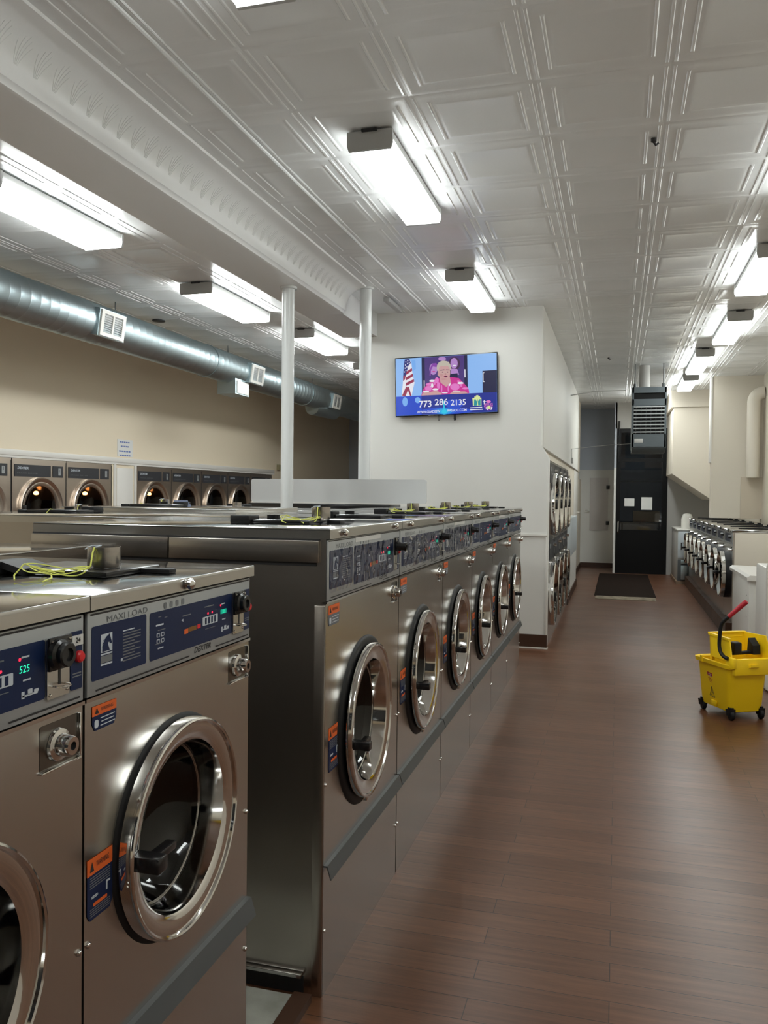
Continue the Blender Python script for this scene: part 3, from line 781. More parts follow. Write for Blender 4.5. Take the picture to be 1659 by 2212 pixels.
    kc = (0.001, (a0+a1)/2-0.006, (b0+b1)/2-0.002); kr = (b1-b0)*0.22
    m = MB(); m.lathe([(kr*1.7, 0), (kr*1.6, 0.005), (kr*1.15, 0.007), (kr*1.05, 0.024), (kr*0.9, 0.028), (kr*0.45, 0.028), (kr*0.4, 0.022), (0, 0.022)], kc, [chrome]*5+[ink_dark]*2, n=22); m.build('lock', bx)
    # stickers
    sticker('warning_sticker', t, *P['st1'], 0.40 if not big else 0.45, big, 3)
    sticker('warning_sticker', t, *P['st2'], 0.27, False, 3, True)
    # rail above the kick panel
    zr = P['zr']
    m = MB(); m.prism([(0, -hw+0.002, zr+0.022), (0.012, -hw+0.002, zr+0.022), (0.025, -hw+0.002, zr-0.019), (0.022, -hw+0.002, zr-0.020), (0.010, -hw+0.002, zr+0.017), (0, -hw+0.002, zr+0.017)], (0, w-0.004, 0), charcoal); m.build('drip_rail', t)
    for s in (-1, 1):
        for zz in P['bolts']:
            m = MB(); m.lathe([(0.006, 0), (0.0055, 0.003), (0.003, 0.0055), (0, 0.006)], (0, s*(hw-0.010), zz), chrome, n=10); m.build('bolt', t)
    # drum
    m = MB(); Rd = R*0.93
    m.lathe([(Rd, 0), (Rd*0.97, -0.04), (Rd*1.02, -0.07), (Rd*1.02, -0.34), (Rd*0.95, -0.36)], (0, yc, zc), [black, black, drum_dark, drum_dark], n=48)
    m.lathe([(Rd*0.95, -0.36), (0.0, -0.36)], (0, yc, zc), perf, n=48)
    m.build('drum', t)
    # door: gasket, chrome ring, glass, handle (slightly ajar on the big machines)
    hy = yc+R
    T = Matrix.Translation((0.0, hy, 0)) @ Matrix.Rotation(math.radians(P['tilt']), 4, 'Z') @ Matrix.Translation((0, -hy, 0))
    m = MB(); g = 0.009 if big else 0.005; th = 0.65 if big else 0.85
    k = 1.10 if big else 1.035
    m.lathe([(R*k, 0.0), (R*(k-0.01), g*0.5), (R*(k-0.04), g), (R*0.99, g+0.003), (R*0.86, g), (R*0.86, 0.0)], (0, yc, zc), black, n=64)
    m.build('door_gasket', t)
    m = MB()
    m.lathe([(R*0.84, g+0.001), (R*0.985, g+0.001), (R, g+0.006*th), (R, g+0.029*th), (R*0.99, g+0.035*th), (R*0.975, g+0.037*th), (R*0.958, g+0.035*th), (R*0.95, g+0.029*th), (R*0.90, g+0.030*th), (R*0.805, g+0.024*th), (R*0.785, g+0.020*th), (R*0.765, g-0.004), (R*0.74, g-0.034), (R*0.72, g-0.036)], (0, yc, zc), chrome, n=72, M=T)
    dr = m.build('door', t)
    m = MB(); m.lathe([(R*0.735, g-0.030), (R*0.70, g-0.045), (R*0.60, g-0.075), (R*0.40, g-0.10), (0, g-0.108)], (0, yc, zc), dark_glass, n=48, M=T); m.build('door_glass', dr, 60)
    m = MB()
    hz = zc-R*0.10 if big else zc+R*0.02; hy0 = yc-R*0.86
    m.box((g+0.008, hy0-0.016, hz-0.014), (g+0.075, hy0+0.016, hz+0.014), black_gloss, 0.004)
    m.box((g+0.030, hy0+0.010, hz-0.009), (g+0.052, hy0+0.085, hz+0.006), black_gloss, 0.003)
    m.cyl((g+0.004, hy0+0.004, hz), (g+0.012, hy0+0.004, hz), 0.014, chrome, 14)
    m.v = [tuple(T @ Vector(v)) for v in m.v]
    m.build('handle', dr)
    if big:
        m = MB(); m.box((0.0, yc-0.03, zc-R*1.07), (g+0.015, yc+0.03, zc-R*1.0), chrome, 0.003); m.build('door_catch', dr)
    return t

X0 = -0.824
GB = 'large washers in the steel island'
ys = [2.29+0.425+0.85*i for i in range(6)]
big = make_washer('big', 'large stainless washing machine at the near end of the island, plastic film on its controls', GB, (X0, ys[0], 0))
ORD = ['second', 'third', 'fourth', 'fifth', 'sixth and farthest']
bigs = [big]
for i in range(1, 6):
    bigs.append(copy_tree(big, (X0, ys[i], 0), 0, '%s large stainless washing machine from the near end of the island' % ORD[i-1]))
GS = 'smaller washers in the foreground row'
sm = make_washer('small', 'smaller stainless washing machine with its whole round door in view, second from the left edge', GS, (X0, 1.456, 0))
sm2 = make_washer('small', 'nearest stainless washing machine numbered 24, cut off by the left edge of the photo', GS, (X0, 1.456-0.622, 0), 0, '24')
# flanges along the exposed end of the island
def end_flange(wm):
    y1 = -0.421; d = 1.02
    m = MB()
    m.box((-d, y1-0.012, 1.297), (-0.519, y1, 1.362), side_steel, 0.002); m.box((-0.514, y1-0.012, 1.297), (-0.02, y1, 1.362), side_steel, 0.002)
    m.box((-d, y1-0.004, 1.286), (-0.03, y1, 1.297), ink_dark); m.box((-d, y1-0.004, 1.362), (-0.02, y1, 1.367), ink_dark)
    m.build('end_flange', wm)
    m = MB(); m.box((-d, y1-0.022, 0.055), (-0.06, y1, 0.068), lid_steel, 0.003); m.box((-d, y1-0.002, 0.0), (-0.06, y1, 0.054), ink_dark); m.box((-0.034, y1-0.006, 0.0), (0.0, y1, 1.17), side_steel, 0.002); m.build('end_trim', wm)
# plastic film and white label on some control panels
def film_sheet(wm, y0, y1, z0, z1, amp):
    m = MB(); n, k = 26, 8
    vs = []; fs = []
    for i in range(n+1):
        for j in range(k+1):
            vs.append((0.006+amp*random.random(), y0+(y1-y0)*i/n, z0+(z1-z0)*j/k))
    for i in range(n):
        for j in range(k):
            a = i*(k+1)+j; fs.append((a, a+1, a+k+2, a+k+1))
    m.add(vs, fs, film)
    return m.build('plastic_film', wm, 80)
def strip_label(wm):
    m = MB(); m.box((0.0032, -0.15, 1.344), (0.0042, 0.145, 1.359), white_st)
    m.text('LAUNDRY INSTRUCTIONS', (0.0048, 0, 1.3515), UY, UZ, 0.008, ink_grey, width=0.24) if False else None
    return m.build('strip_label', wm)


# back-to-back row facing the other aisle
GR = 'washers of the row behind the island'
copy_tree(big, (-2.88, 3.375, 0), PI, 'large steel washing machine behind the island, backing onto its near end', GR)
copy_tree(big, (-2.88, 4.24, 0.02), PI, 'large steel washing machine behind the island, second of the rear row and slightly taller', GR)
copy_tree(big, (-2.88, 5.10, 0.0), PI, 'large steel washing machine behind the island, last one before the nearer white post', GR)
copy_tree(sm, (-2.30, 1.90, 0), PI, 'smaller steel washing machine behind the foreground pair, only its lid in view', GR)
film_sheet(bigs[0], -0.40, 0.30, 1.205, 1.335, 0.0012); film_sheet(bigs[1], -0.40, 0.40, 1.205, 1.335, 0.012); film_sheet(bigs[2], -0.40, 0.30, 1.205, 1.335, 0.0015)
for i in (0, 2, 4): strip_label(bigs[i])
end_flange(big)
# loose items on the washer lids
def cup(x, y, z, label, mode=0, r=0.033, h=0.043):
    t = thing('steel_cup', label, 'cup', (x, y, z), 0, 'steel cups tied with cord on the washers')
    m = MB(); m.lathe([(0, 0), (r*0.93, 0), (r, 0.004), (r, h), (r-0.0015, h), (r-0.0015, 0.006), (0, 0.006)], (0, 0, 0), side_steel, (0, 0, 1), 28); m.build('cup_body', t)
    if mode:
        m = MB(); rnd = random.Random(int(abs(x*971+y*373)))
        dx, dy = -0.015, -0.085
        z0 = -0.012 if mode == 1 else -0.012
        for k in range(3):
            a0 = rnd.random()*6; pts = []
            for q in range(25):
                a = a0+2*PI*q/24
                pts.append((dx-0.02+0.050*math.cos(a)*(1+0.2*k), dy-0.01*k+0.026*math.sin(a)*(1+0.3*k), z0+0.005+0.004*k+0.006*(1+math.sin(a*2+k))))
            m.tube(pts, 0.0012, yellow_cord, 5)
        m.tube([(0.0, -r, h), (0.003, -r-0.01, h*0.75), (0.006, -r-0.02, h*0.2), (dx+0.02, dy+0.01, z0+0.014)], 0.0018, yellow_cord, 5)
        m.tube([(0.0, -r-0.001, h), (0.0, -0.3*r, h+0.003), (-0.02, -r*0.4, h+0.002), (-0.025, -r*0.85, h-0.004)], 0.0014, ink_white, 5)
        m.tube([(dx, dy-0.02, z0+0.012), (dx-0.03, dy-0.05, z0+0.018), (dx-0.05, dy-0.07, z0+0.03), (dx-0.06, dy-0.085, z0+0.010), (dx-0.03, dy-0.12, z0+0.006)], 0.0015, yellow_cord, 5)
        m.tube([(dx-0.03, dy-0.02, z0+0.008), (dx+0.01, dy-0.07, z0+0.006), (dx+0.03, dy-0.12, z0+0.005)], 0.0015, yellow_cord, 5)
        m.build('cord', t)
    return t
ZB = 1.3985
cup(-1.0, 1.455, 1.3335+0.012, 'small steel cup with a coiled yellow cord on the near smaller washer', 1)
cup(-0.985, 2.685, ZB+0.014, 'small steel cup with yellow cord on the lid of the island\'s nearest large washer', 1)
cup(-1.08, 4.40, ZB+0.014, 'small steel cup with yellow cord on the third large washer of the island', 1)
cup(-1.08, 5.30, ZB+0.014, 'small steel cup with a thin pale cord on the fourth large washer of the island', 2)
cup(-1.08, 6.15, ZB+0.014, 'small steel cup on the fifth large washer of the island', 2)
cup(-1.08, 6.98, ZB+0.014, 'farthest small steel cup with yellow cord on the island, by the television wall', 1)
cup(-2.53, 3.50, ZB, 'small steel cup with pale yellow cord on the first washer behind the island', 1, 0.028, 0.036)
cup(-2.62, 4.42, ZB+0.02, 'small steel cup beside a folded blue cloth on the rear row of washers', 1, 0.03, 0.04)
cup(-2.45, 5.05, ZB, 'small steel cup alone on the farthest washer of the rear row', 0, 0.03, 0.04)
m = MB()
for k in range(3):
    n = 14; vs = []; fs = []
    for i in range(n):
        a = 2*PI*i/n
        vs.append((0.055*math.cos(a)*(1-0.12*k)*(1+0.12*math.sin(3*a+k)), 0.04*math.sin(a)*(1+0.1*math.cos(2*a)), 0.012*k)); 
    for i in range(n): vs.append((vs[i][0]*0.96, vs[i][1]*0.94, 0.012*(k+1)))
    fs = [tuple(range(n)), tuple(range(n, 2*n))]+[(i, (i+1) % n, (i+1) % n+n, i+n) for i in range(n)]
    m.add(vs, fs, blue_cloth)
o = m.build('folded_cloth'); o.location = (-2.50, 4.40, ZB+0.02); tag(o, 'folded pale blue cloth lying on the rear row of steel washers', 'cloth')

# white partition board on a steel counter behind the island
t = thing('folding_counter', 'steel counter with a dark edge carrying the long white board, behind the island', 'counter', (-2.5, 6.92, 0))
MB().box((-0.645, -0.16, 0), (0.62, 0.16, 1.365), side_steel, 0.004).build('base', t)
MB().box((-0.66, -0.185, 1.366), (0.645, 0.18, 1.416), black_gloss, 0.004).build('counter_top', t)
m = MB(); m.plate((-2.345, 6.765, 1.5285), (1, 0, 0), UZ, 1.60, 0.204, mat('board_white', (0.60, 0.61, 0.61), 0.4), 0.022, -0.02, 5)
m.box((-3.145, 6.755, 1.418), (-1.50, 6.80, 1.4265), white_paint)
o = m.build('partition_board'); tag(o, 'long low white board with rounded end standing behind the steel island', 'board')

# ================================================================ DRYERS
def make_dryer(label, group, loc, rz, w, zt, doors, hall=False):
    t = thing('stack_dryer', label, 'dryer', loc, rz, group)
    m = MB(); fm = bronze_steel if not hall else steel
    hw = w/2; d = 0.75
    zmid = 0.5*(doors[0][0]+doors[1][0])
    (z1, r1), (z2, r2) = doors
    front_plate(m, -hw, hw, zmid, zt-0.17, 0, z1, r1*0.86, fm)
    front_plate(m, -hw, hw, 0.10, zmid-0.16 if not hall else zmid, 0, z2, r2*0.86, fm)
    if not hall: m.quad([(0, -hw, zmid-0.16), (0, hw, zmid-0.16), (0, hw, zmid), (0, -hw, zmid)], fm)
    m.quad([(0, -hw, zt-0.17), (0, hw, zt-0.17), (0, hw, zt), (0, -hw, zt)], fm)
    for s in (-hw, hw): m.quad([(0, s, 0), (-d, s, 0), (-d, s, zt), (0, s, zt)], fm)
    m.quad([(0, -hw, zt), (0, hw, zt), (-d, hw, zt), (-d, -hw, zt)], fm)
    m.quad([(0, -hw, 0), (0, hw, 0), (0, hw, 0.10), (0, -hw, 0.10)], fm)
    m.quad([(-d, -hw, 0), (-d, hw, 0), (-d, hw, zt), (-d, -hw, zt)], ink_dark)
    m.box((-0.001, hw-0.008, 0.1), (0.003, hw-0.002, zt-0.02), ink_dark)
    for q in range(2):
        z = (zmid+0.02, 0.12)[q]
        m.box((0.0, hw-0.10, z), (0.004, hw-0.012, z+0.40), fm)
    m.build('cabinet', t)
    for zz, rr in doors:
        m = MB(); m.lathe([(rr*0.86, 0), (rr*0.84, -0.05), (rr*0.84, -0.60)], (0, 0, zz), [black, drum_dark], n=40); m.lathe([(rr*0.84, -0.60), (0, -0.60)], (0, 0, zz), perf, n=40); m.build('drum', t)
        m = MB(); k = 0.045 if hall else 0.03
        m.lathe([(rr*0.80, 0.004), (rr, 0.002), (rr*1.0, k), (rr*0.975, k+0.008), (rr*0.93, k+0.005), (rr*0.86, k*0.7), (rr*0.84, k*0.75), (rr*0.74, k*0.3), (rr*0.73, 0.0)], (0, 0, zz), chrome if hall else fm, n=56)
        dd = m.build('door', t)
        m = MB(); m.lathe([(rr*0.74, k*0.3), (rr*0.68, 0.0), (rr*0.5, -0.03), (0, -0.045)], (0, 0, zz), dryer_glass, n=40); m.build('door_glass', dd, 60)
        m = MB(); m.box((k*0.5, -rr*0.93, zz-0.05), (k+0.03, -rr*0.82, zz+0.05), black_gloss, 0.004) ; m.build('handle', dd)
    for q, zp in enumerate((zt-0.06-0.065, zmid-0.11 if not hall else zmid)):
        m = MB(); x = 0.001
        hh = 0.125 if not hall else 0.20
        ya, yb = -hw+0.03, hw*0.38
        m.plate((x, (ya+yb)/2, zp), UY, UZ, yb-ya, hh, mat('dryer_panel', (0.035, 0.036, 0.042), 0.35), 0.003, 0.004)
        m.text('DEXTER', (x+0.0052, ya+(yb-ya)*0.22, zp+hh*0.2), UY, UZ, hh*0.26, ink_white, shear=0.3, bold=0.02, width=(yb-ya)*0.30)
        m.text('STACK DRYER', (x+0.0052, ya+(yb-ya)*0.34, zp-hh*0.22), UY, UZ, hh*0.14, ink_grey, width=(yb-ya)*0.56)
        cp = m.build('control_panel', t)
        m = MB(); ya, yb = hw*0.46, hw-0.06
        m.plate((x, (ya+yb)/2, zp), UY, UZ, yb-ya, hh, mat('dryer_panel', (0.035, 0.036, 0.042), 0.35), 0.003, 0.004)
        m.plate((x+0.0052, ya+(yb-ya)*0.62, zp), UY, UZ, (yb-ya)*0.24, hh*0.62, panel_silver, 0.003, 0.004)
        m.plate((x+0.010, ya+(yb-ya)*0.62, zp+hh*0.1), UY, UZ, 0.006, hh*0.28, ink_dark)
        if hall:
            m.lathe([(0.018, 0), (0.016, 0.03), (0, 0.032)], (x+0.005, ya+(yb-ya)*0.25, zp+0.03), chrome, n=14)
        m.build('coin_panel', cp)
    return t
GD = 'dryers built into the left wall'
dy0 = make_dryer('wall dryer mostly cut off by the left edge of the photo', GD, (XL+0.004, 6.69, 0), 0, 0.862, 1.838, ((1.30, 0.345), (0.44, 0.345)))
lamp_glow = mat('drum_lamp_glow', (0.9, 0.5, 0.2), 0.4, emit=(1.0, 0.42, 0.12), estr=14)
for y, lab in ((5.82, 'wall dryer outside the left edge of the photo, next to the cut-off dryer'), (4.95, 'wall dryer outside the left edge of the photo, farther from the cut-off dryer'),
               (7.567, 'leftmost wall dryer with its whole round door in view'), (8.437, 'wall dryer just left of the white panel below the paper notice'),
               (9.856, 'wall dryer just right of the white panel, first of the farther set'), (10.722, 'second wall dryer right of the white panel'),
               (11.588, 'third wall dryer right of the white panel'), (12.454, 'fourth wall dryer right of the white panel, beside the white board'), (13.32, 'farthest wall dryer, its lower part hidden by the white board')):
    c = copy_tree(dy0, (XL+0.004, y, 0), 0, lab)
    if y in (7.567, 8.437, 9.856):                  # running dryers with the drum lamp lit
        MB().lathe([(0, 0), (0.022, 0.004), (0.03, 0.02), (0.02, 0.04), (0, 0.045)], (-0.19, 0.17, 1.455), lamp_glow, (0, 0, 1), 14).build('drum_lamp', c)
GH = 'stacked dryers in the hall'
hd = make_dryer('stacked steel dryer nearest the television wall corner, two round doors', GH, (-0.66, 8.46+0.39, 0.0), 0, 0.776, 1.865, ((1.42, 0.325), (0.48, 0.335)), True)
for k, lab in enumerate(('second stacked steel dryer from the television wall', 'third stacked steel dryer from the television wall', 'farthest stacked steel dryer beside the pale blue box')):
    copy_tree(hd, (-0.66, 8.85+0.78*(k+1), 0.0), 0, lab)
o = MB().box((-0.76, 11.68, 0.62), (-0.652, 14.25, 1.185), lightblue, 0.006).build('service_box'); tag(o, 'pale blue metal box on the hall wall past the stacked dryers', 'box')

# ================================================================ RIGHT ROW
GRR = 'washers along the right wall'
def right_washer(label, y):
    return copy_tree(sm, (1.2, y, -0.165), PI, label, GRR)
ROWN = ['nearest steel washing machine of the right row, beside the white cabinet', 'second steel washing machine of the right row from the near end', 'third steel washing machine of the right row from the near end', 'fourth steel washing machine of the right row from the near end',
        'fifth steel washing machine of the right row from the near end', 'sixth steel washing machine of the right row from the near end', 'seventh steel washing machine of the right row, second from the far end', 'farthest steel washing machine of the right row, next to the low white-fronted cabinet']
def make_right():
    # built on its own: lower, with a dark lid bar
    w, d, top = 0.686, 0.75, 1.165; hw = w/2
    t = thing('washing_machine', ROWN[0], 'washing machine', (1.2, 9.55+0.347, 0), PI, GRR)
    yc, zc, R = 0.0, 0.66, 0.255
    m = MB(); front_plate(m, -hw, hw, 0.16, 1.0, yc, zc, R*0.9, steel)
    for s in (-hw, hw): m.quad([(0, s, 0.16), (-d, s, 0.16), (-d, s, top-0.03), (0, s, top-0.03)], side_steel)
    m.quad([(-d, -hw, 0.16), (-d, hw, 0.16), (-d, hw, top-0.03), (-d, -hw, top-0.03)], side_steel)
    m.quad([(0, -hw, 1.0), (0, hw, 1.0), (0, hw, top-0.03), (0, -hw, top-0.03)], side_steel)
    m.box((-d, -hw, 0.0), (0.06, hw, 0.16), brown_base)
    m.build('cabinet', t)
    ld = MB().box((-d, -hw-0.002, top-0.03), (0.01, hw+0.002, top), lid_steel, 0.004).build('lid', t)
    for yb in (-0.26, 0.26): MB().lathe([(0.009, 0), (0.009, 0.008), (0, 0.010)], (0.01, yb, top-0.016), chrome, n=10).build('bolt', ld)
    m = MB(); m.box((-0.50, -0.012, top), (-0.10, 0.012, top+0.012), black, 0.003); m.box((-0.56, -0.05, top), (-0.47, 0.05, top+0.016), black, 0.004); m.cyl((-0.52, 0, top+0.015), (-0.52, 0, top+0.032), 0.022, black, 12); m.build('dispenser_cover', t)
    m = MB(); m.box((0, -hw+0.004, 1.005), (0.004, hw-0.004, top-0.034), panel_silver); m.plate((0.0046, -0.05, 1.07), UY, UZ, 0.46, 0.09, navy, 0.004); cp = m.build('control_panel', t)
    m = MB(); m.plate((0.0046, 0.26, 1.07), UY, UZ, 0.06, 0.09, steel, 0.002, 0.003); m.lathe([(0.02, 0), (0.018, 0.03), (0, 0.032)], (0.008, 0.26, 1.085), black_gloss, n=14); m.build('coin_slot', cp)
    m = MB(); m.plate((0.0008, 0.25, 0.945), UY, UZ, 0.075, 0.06, chrome, 0.004); m.lathe([(0.018, 0), (0.016, 0.035), (0, 0.036)], (0.001, 0.245, 0.945), chrome, n=14); m.build('cash_box', t)
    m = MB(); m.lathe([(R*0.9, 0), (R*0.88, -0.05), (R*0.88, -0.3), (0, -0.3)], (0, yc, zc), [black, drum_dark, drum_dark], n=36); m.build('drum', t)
    m = MB(); m.lathe([(R*1.02, 0), (R*1.02, 0.05), (R*0.9, 0.055), (R*0.9, 0)], (0, yc, zc), black, n=48); m.build('door_gasket', t)
    m = MB(); m.lathe([(R*0.86, 0.05), (R*0.98, 0.05), (R, 0.055), (R, 0.09), (R*0.97, 0.098), (R*0.80, 0.075), (R*0.74, 0.07), (R*0.74, 0.03)], (0, yc, zc), chrome, n=56); dd = m.build('door', t)
    m = MB(); m.lathe([(R*0.75, 0.05), (R*0.6, 0.0), (0, -0.02)], (0, yc, zc), dark_glass, n=36); m.build('door_glass', dd, 60)
    m = MB(); m.box((0.07, -R*0.95, zc-0.02), (0.135, -R*0.82, zc+0.012), black_gloss, 0.004); m.build('handle', dd)
    return t
rw = make_right()
for k in range(1, 8): copy_tree(rw, (1.2, 9.55+0.347+0.693*k, 0), PI, ROWN[k])
o = MB().box((1.215, 9.535, 0.02), (1.95, 9.549, 1.13), wall_beige, 0.002).build('reflection_panel', None); tag(o, 'cream panel painting a reflection on the steel side of the nearest right-hand washer', 'panel')  # cream colour stands for the white cabinet mirrored in the steel end
# soap cabinet at the far end
t = thing('soap_cabinet', 'white fronted low cabinet at the far end of the right washer row', 'cabinet', (1.02, 15.25, 0))
m = MB(); m.box((0.0, 0.0, 0.05), (0.42, 1.55, 0.93), wall_grey, 0.004); m.build('body', t)
m = MB(); m.box((-0.012, -0.02, 0.93), (0.43, 1.56, 0.955), white_paint, 0.004); m.build('top', t)
m = MB(); m.box((0.005, -0.018, 0.46), (0.30, -0.001, 0.92), lightblue, 0.004); dd = m.build('door', t)
m = MB(); m.tube([(0.12, -0.02, 0.72), (0.12, -0.05, 0.72), (0.06, -0.05, 0.72), (0.06, -0.05, 0.60)], 0.008, black_gloss, 6); m.build('handle', dd)
m = MB(); m.box((0.005, -0.012, 0.06), (0.30, -0.001, 0.43), charcoal, 0.003); m.build('lower_panel', t)
m = MB(); m.box((0.06, -0.06, 0.08), (0.17, -0.013, 0.33), galv, 0.005); m.box((0.06, -0.04, 0.35), (0.16, -0.013, 0.42), galv, 0.005); m.build('coin_vault', t)
m = MB(); m.box((-0.02, -0.03, 0.0), (0.32, 1.5, 0.05), tan_base); m.build('plinth', t)
m = MB(); m.lathe([(0, 0), (0.10, 0), (0.10, 0.18), (0.07, 0.26), (0, 0.28)], (0.17, 0.25, 0.956), white_plastic, (0, 0, 1), 20); o = m.build('white_canister'); o.location = (1.02, 15.25, 0); tag(o, 'white rounded canister on the low cabinet at the end of the right washers', 'canister')
# vent pipe on the right wall
m = MB(); pts = [(1.945, 13.45, 1.82), (1.945, 13.45, 2.95)]+[(1.945+0.14*(1-math.cos(PI/2*k/6)), 13.45, 2.95+0.14*math.sin(PI/2*k/6)) for k in range(1, 7)]
m.tube(pts, 0.095, wall_beige, 24); o = m.build('vent_pipe'); tag(o, 'thick beige vent pipe with an elbow standing against the right wall', 'pipe')
# white cabinets near the right edge
t = thing('white_cabinet', 'white cabinet with a slanted top edge between the bucket and the right washers', 'cabinet', (1.13, 8.0, 0))
m = MB(); m.box((0.02, 0.02, 0.0), (0.50, 1.10, 0.765), white_plastic, 0.006); bd = m.build('body', t)
m = MB(); m.prism([(-0.005, -0.03, 0.766), (0.54, -0.03, 0.766), (0.54, -0.03, 0.80), (0.02, -0.03, 0.815), (-0.005, -0.03, 0.795)], (0, 1.20, 0), white_paint); m.build('top', t)
for z in (0.62, 0.42): MB().lathe([(0.006, 0), (0, 0.004)], (0.02, 0.15, z), chrome, (-1, 0, 0), 8).build('screw', bd)
t = thing('utility_tub', 'white plastic utility tub with rounded corner at the right edge, beside the bucket', 'tub', (1.125, 6.95, 0))
m = MB(); m.plate((0.275, 0.0, 0.51), (1, 0, 0), UZ, 0.55, 1.02, white_plastic, 0.05, -0.05, 6); m.build('front_panel', t)
m = MB(); m.box((0.01, 0.051, 0.0), (0.54, 0.6, 0.96), white_plastic, 0.015); m.build('body', t)
m = MB(); m.box((0.05, -0.14, 0.865), (0.50, -0.001, 0.895), white_paint, 0.008); m.build('shelf', t)
m = MB(); m.plate((0.12, -0.0015, 0.62), (1, 0, 0), UZ, 0.16, 0.16, wall_beige, 0.02, 0.006, 5); m.build('recess_panel', t)
m = MB(); m.lathe([(0.022, 0), (0.02, 0.02), (0, 0.022)], (0.075, 0.0, 0.42), black_gloss, (0, -1, 0), 14); m.build('knob', t)

# ================================================================ HEATER
t = thing('unit_heater', 'dark grey unit heater hanging from the ceiling before the black door', 'heater', (0.40, 12.0, 2.185))
m = MB()
W0, W1, HZ, DP = -0.225, 0.225, 0.85, 0.62
m.box((W0-0.005, 0.03, 0.0), (W1+0.005, DP, HZ), heater_blue, 0.008)
m.box((W0, 0, 0.02), (W0+0.022, 0.04, HZ-0.005), heater_blue); m.box((W1-0.022, 0, 0.02), (W1, 0.04, HZ-0.005), heater_blue)
m.box((W0, 0, HZ-0.085), (W1, 0.04, HZ-0.005), heater_blue); m.box((W0, 0, 0.59), (W1, 0.04, 0.68), heater_blue); m.box((W0, 0, 0.02), (W1, 0.04, 0.20), heater_blue)
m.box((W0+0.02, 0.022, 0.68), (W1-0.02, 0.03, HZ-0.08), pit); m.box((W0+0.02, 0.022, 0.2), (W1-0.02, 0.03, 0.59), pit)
m.prism([(W0, 0.03, 0.0), (W0, 0.12, -0.05), (W0, DP, -0.05), (W0, DP, 0)], (W1-W0, 0, 0), heater_blue)
m.build('casing', t)
for k in range(8):
    z = 0.215+k*0.05
    b = MB(); b.prism([(W0+0.022, -0.012, z), (W0+0.022, 0.02, z+0.016), (W0+0.022, 0.02, z+0.021), (W0+0.022, -0.012, z+0.010)], (W1-W0-0.044, 0, 0), heater_slat); b.build('louvre', t)
b = MB()
for k in range(6): b.box((W0+0.05+k*0.066, 0.008, 0.2), (W0+0.057+k*0.066, 0.02, 0.59), charcoal)
b.build('heat_fins', t)
MB().box((-0.19, -0.003, 0.075), (-0.075, 0.0, 0.13), white_st, 0.001).build('rating_label', t)
b = MB(); b.cyl((-0.06, 0.3, HZ), (-0.06, 0.3, CEIL-2.185-0.005), 0.075, wall_grey, 24); b.build('flue', t)
for x in (-0.19, 0.19):
    b = MB(); b.tube([(x, 0.15, HZ-0.01), (x, 0.15, CEIL-2.185)], 0.008, charcoal, 6); b.cyl((x, 0.15, HZ), (x, 0.15, HZ+0.06), 0.02, charcoal, 10); b.build('hanger_rod', t)
# pull cord and conduit
m = MB(); m.tube([(0.17, 12.2, 2.26), (-0.2, 12.6, 2.262), (-0.55, 13.3, 2.268), (-0.728, 13.6, 2.27)], 0.0028, fixture_metal, 6)
m.tube([(-0.722, 13.6, 2.27), (-0.722, 13.62, 2.2), (-0.722, 13.65, 2.1)], 0.005, fixture_metal, 6)
t = thing('thermostat', 'small grey thermostat box hanging on a wire below the hall soffit', 'thermostat', (0, 0, 0)); m.build('wire', t)
MB().box((-0.73, 13.6, 2.04), (-0.70, 13.72, 2.13), fixture_metal, 0.006).build('box', t)
m = MB(); m.tube([(-0.729, 13.2, 3.08), (-0.35, 13.4, 3.16), (0.1, 13.6, 3.19)], 0.008, fixture_metal, 6); m.tube([(0.1, 13.6, 3.19), (0.1, 13.6, CEIL)], 0.006, fixture_metal, 6)
tag(m.build('conduit'), 'thin grey conduit running from the hall soffit under the ceiling', 'conduit')

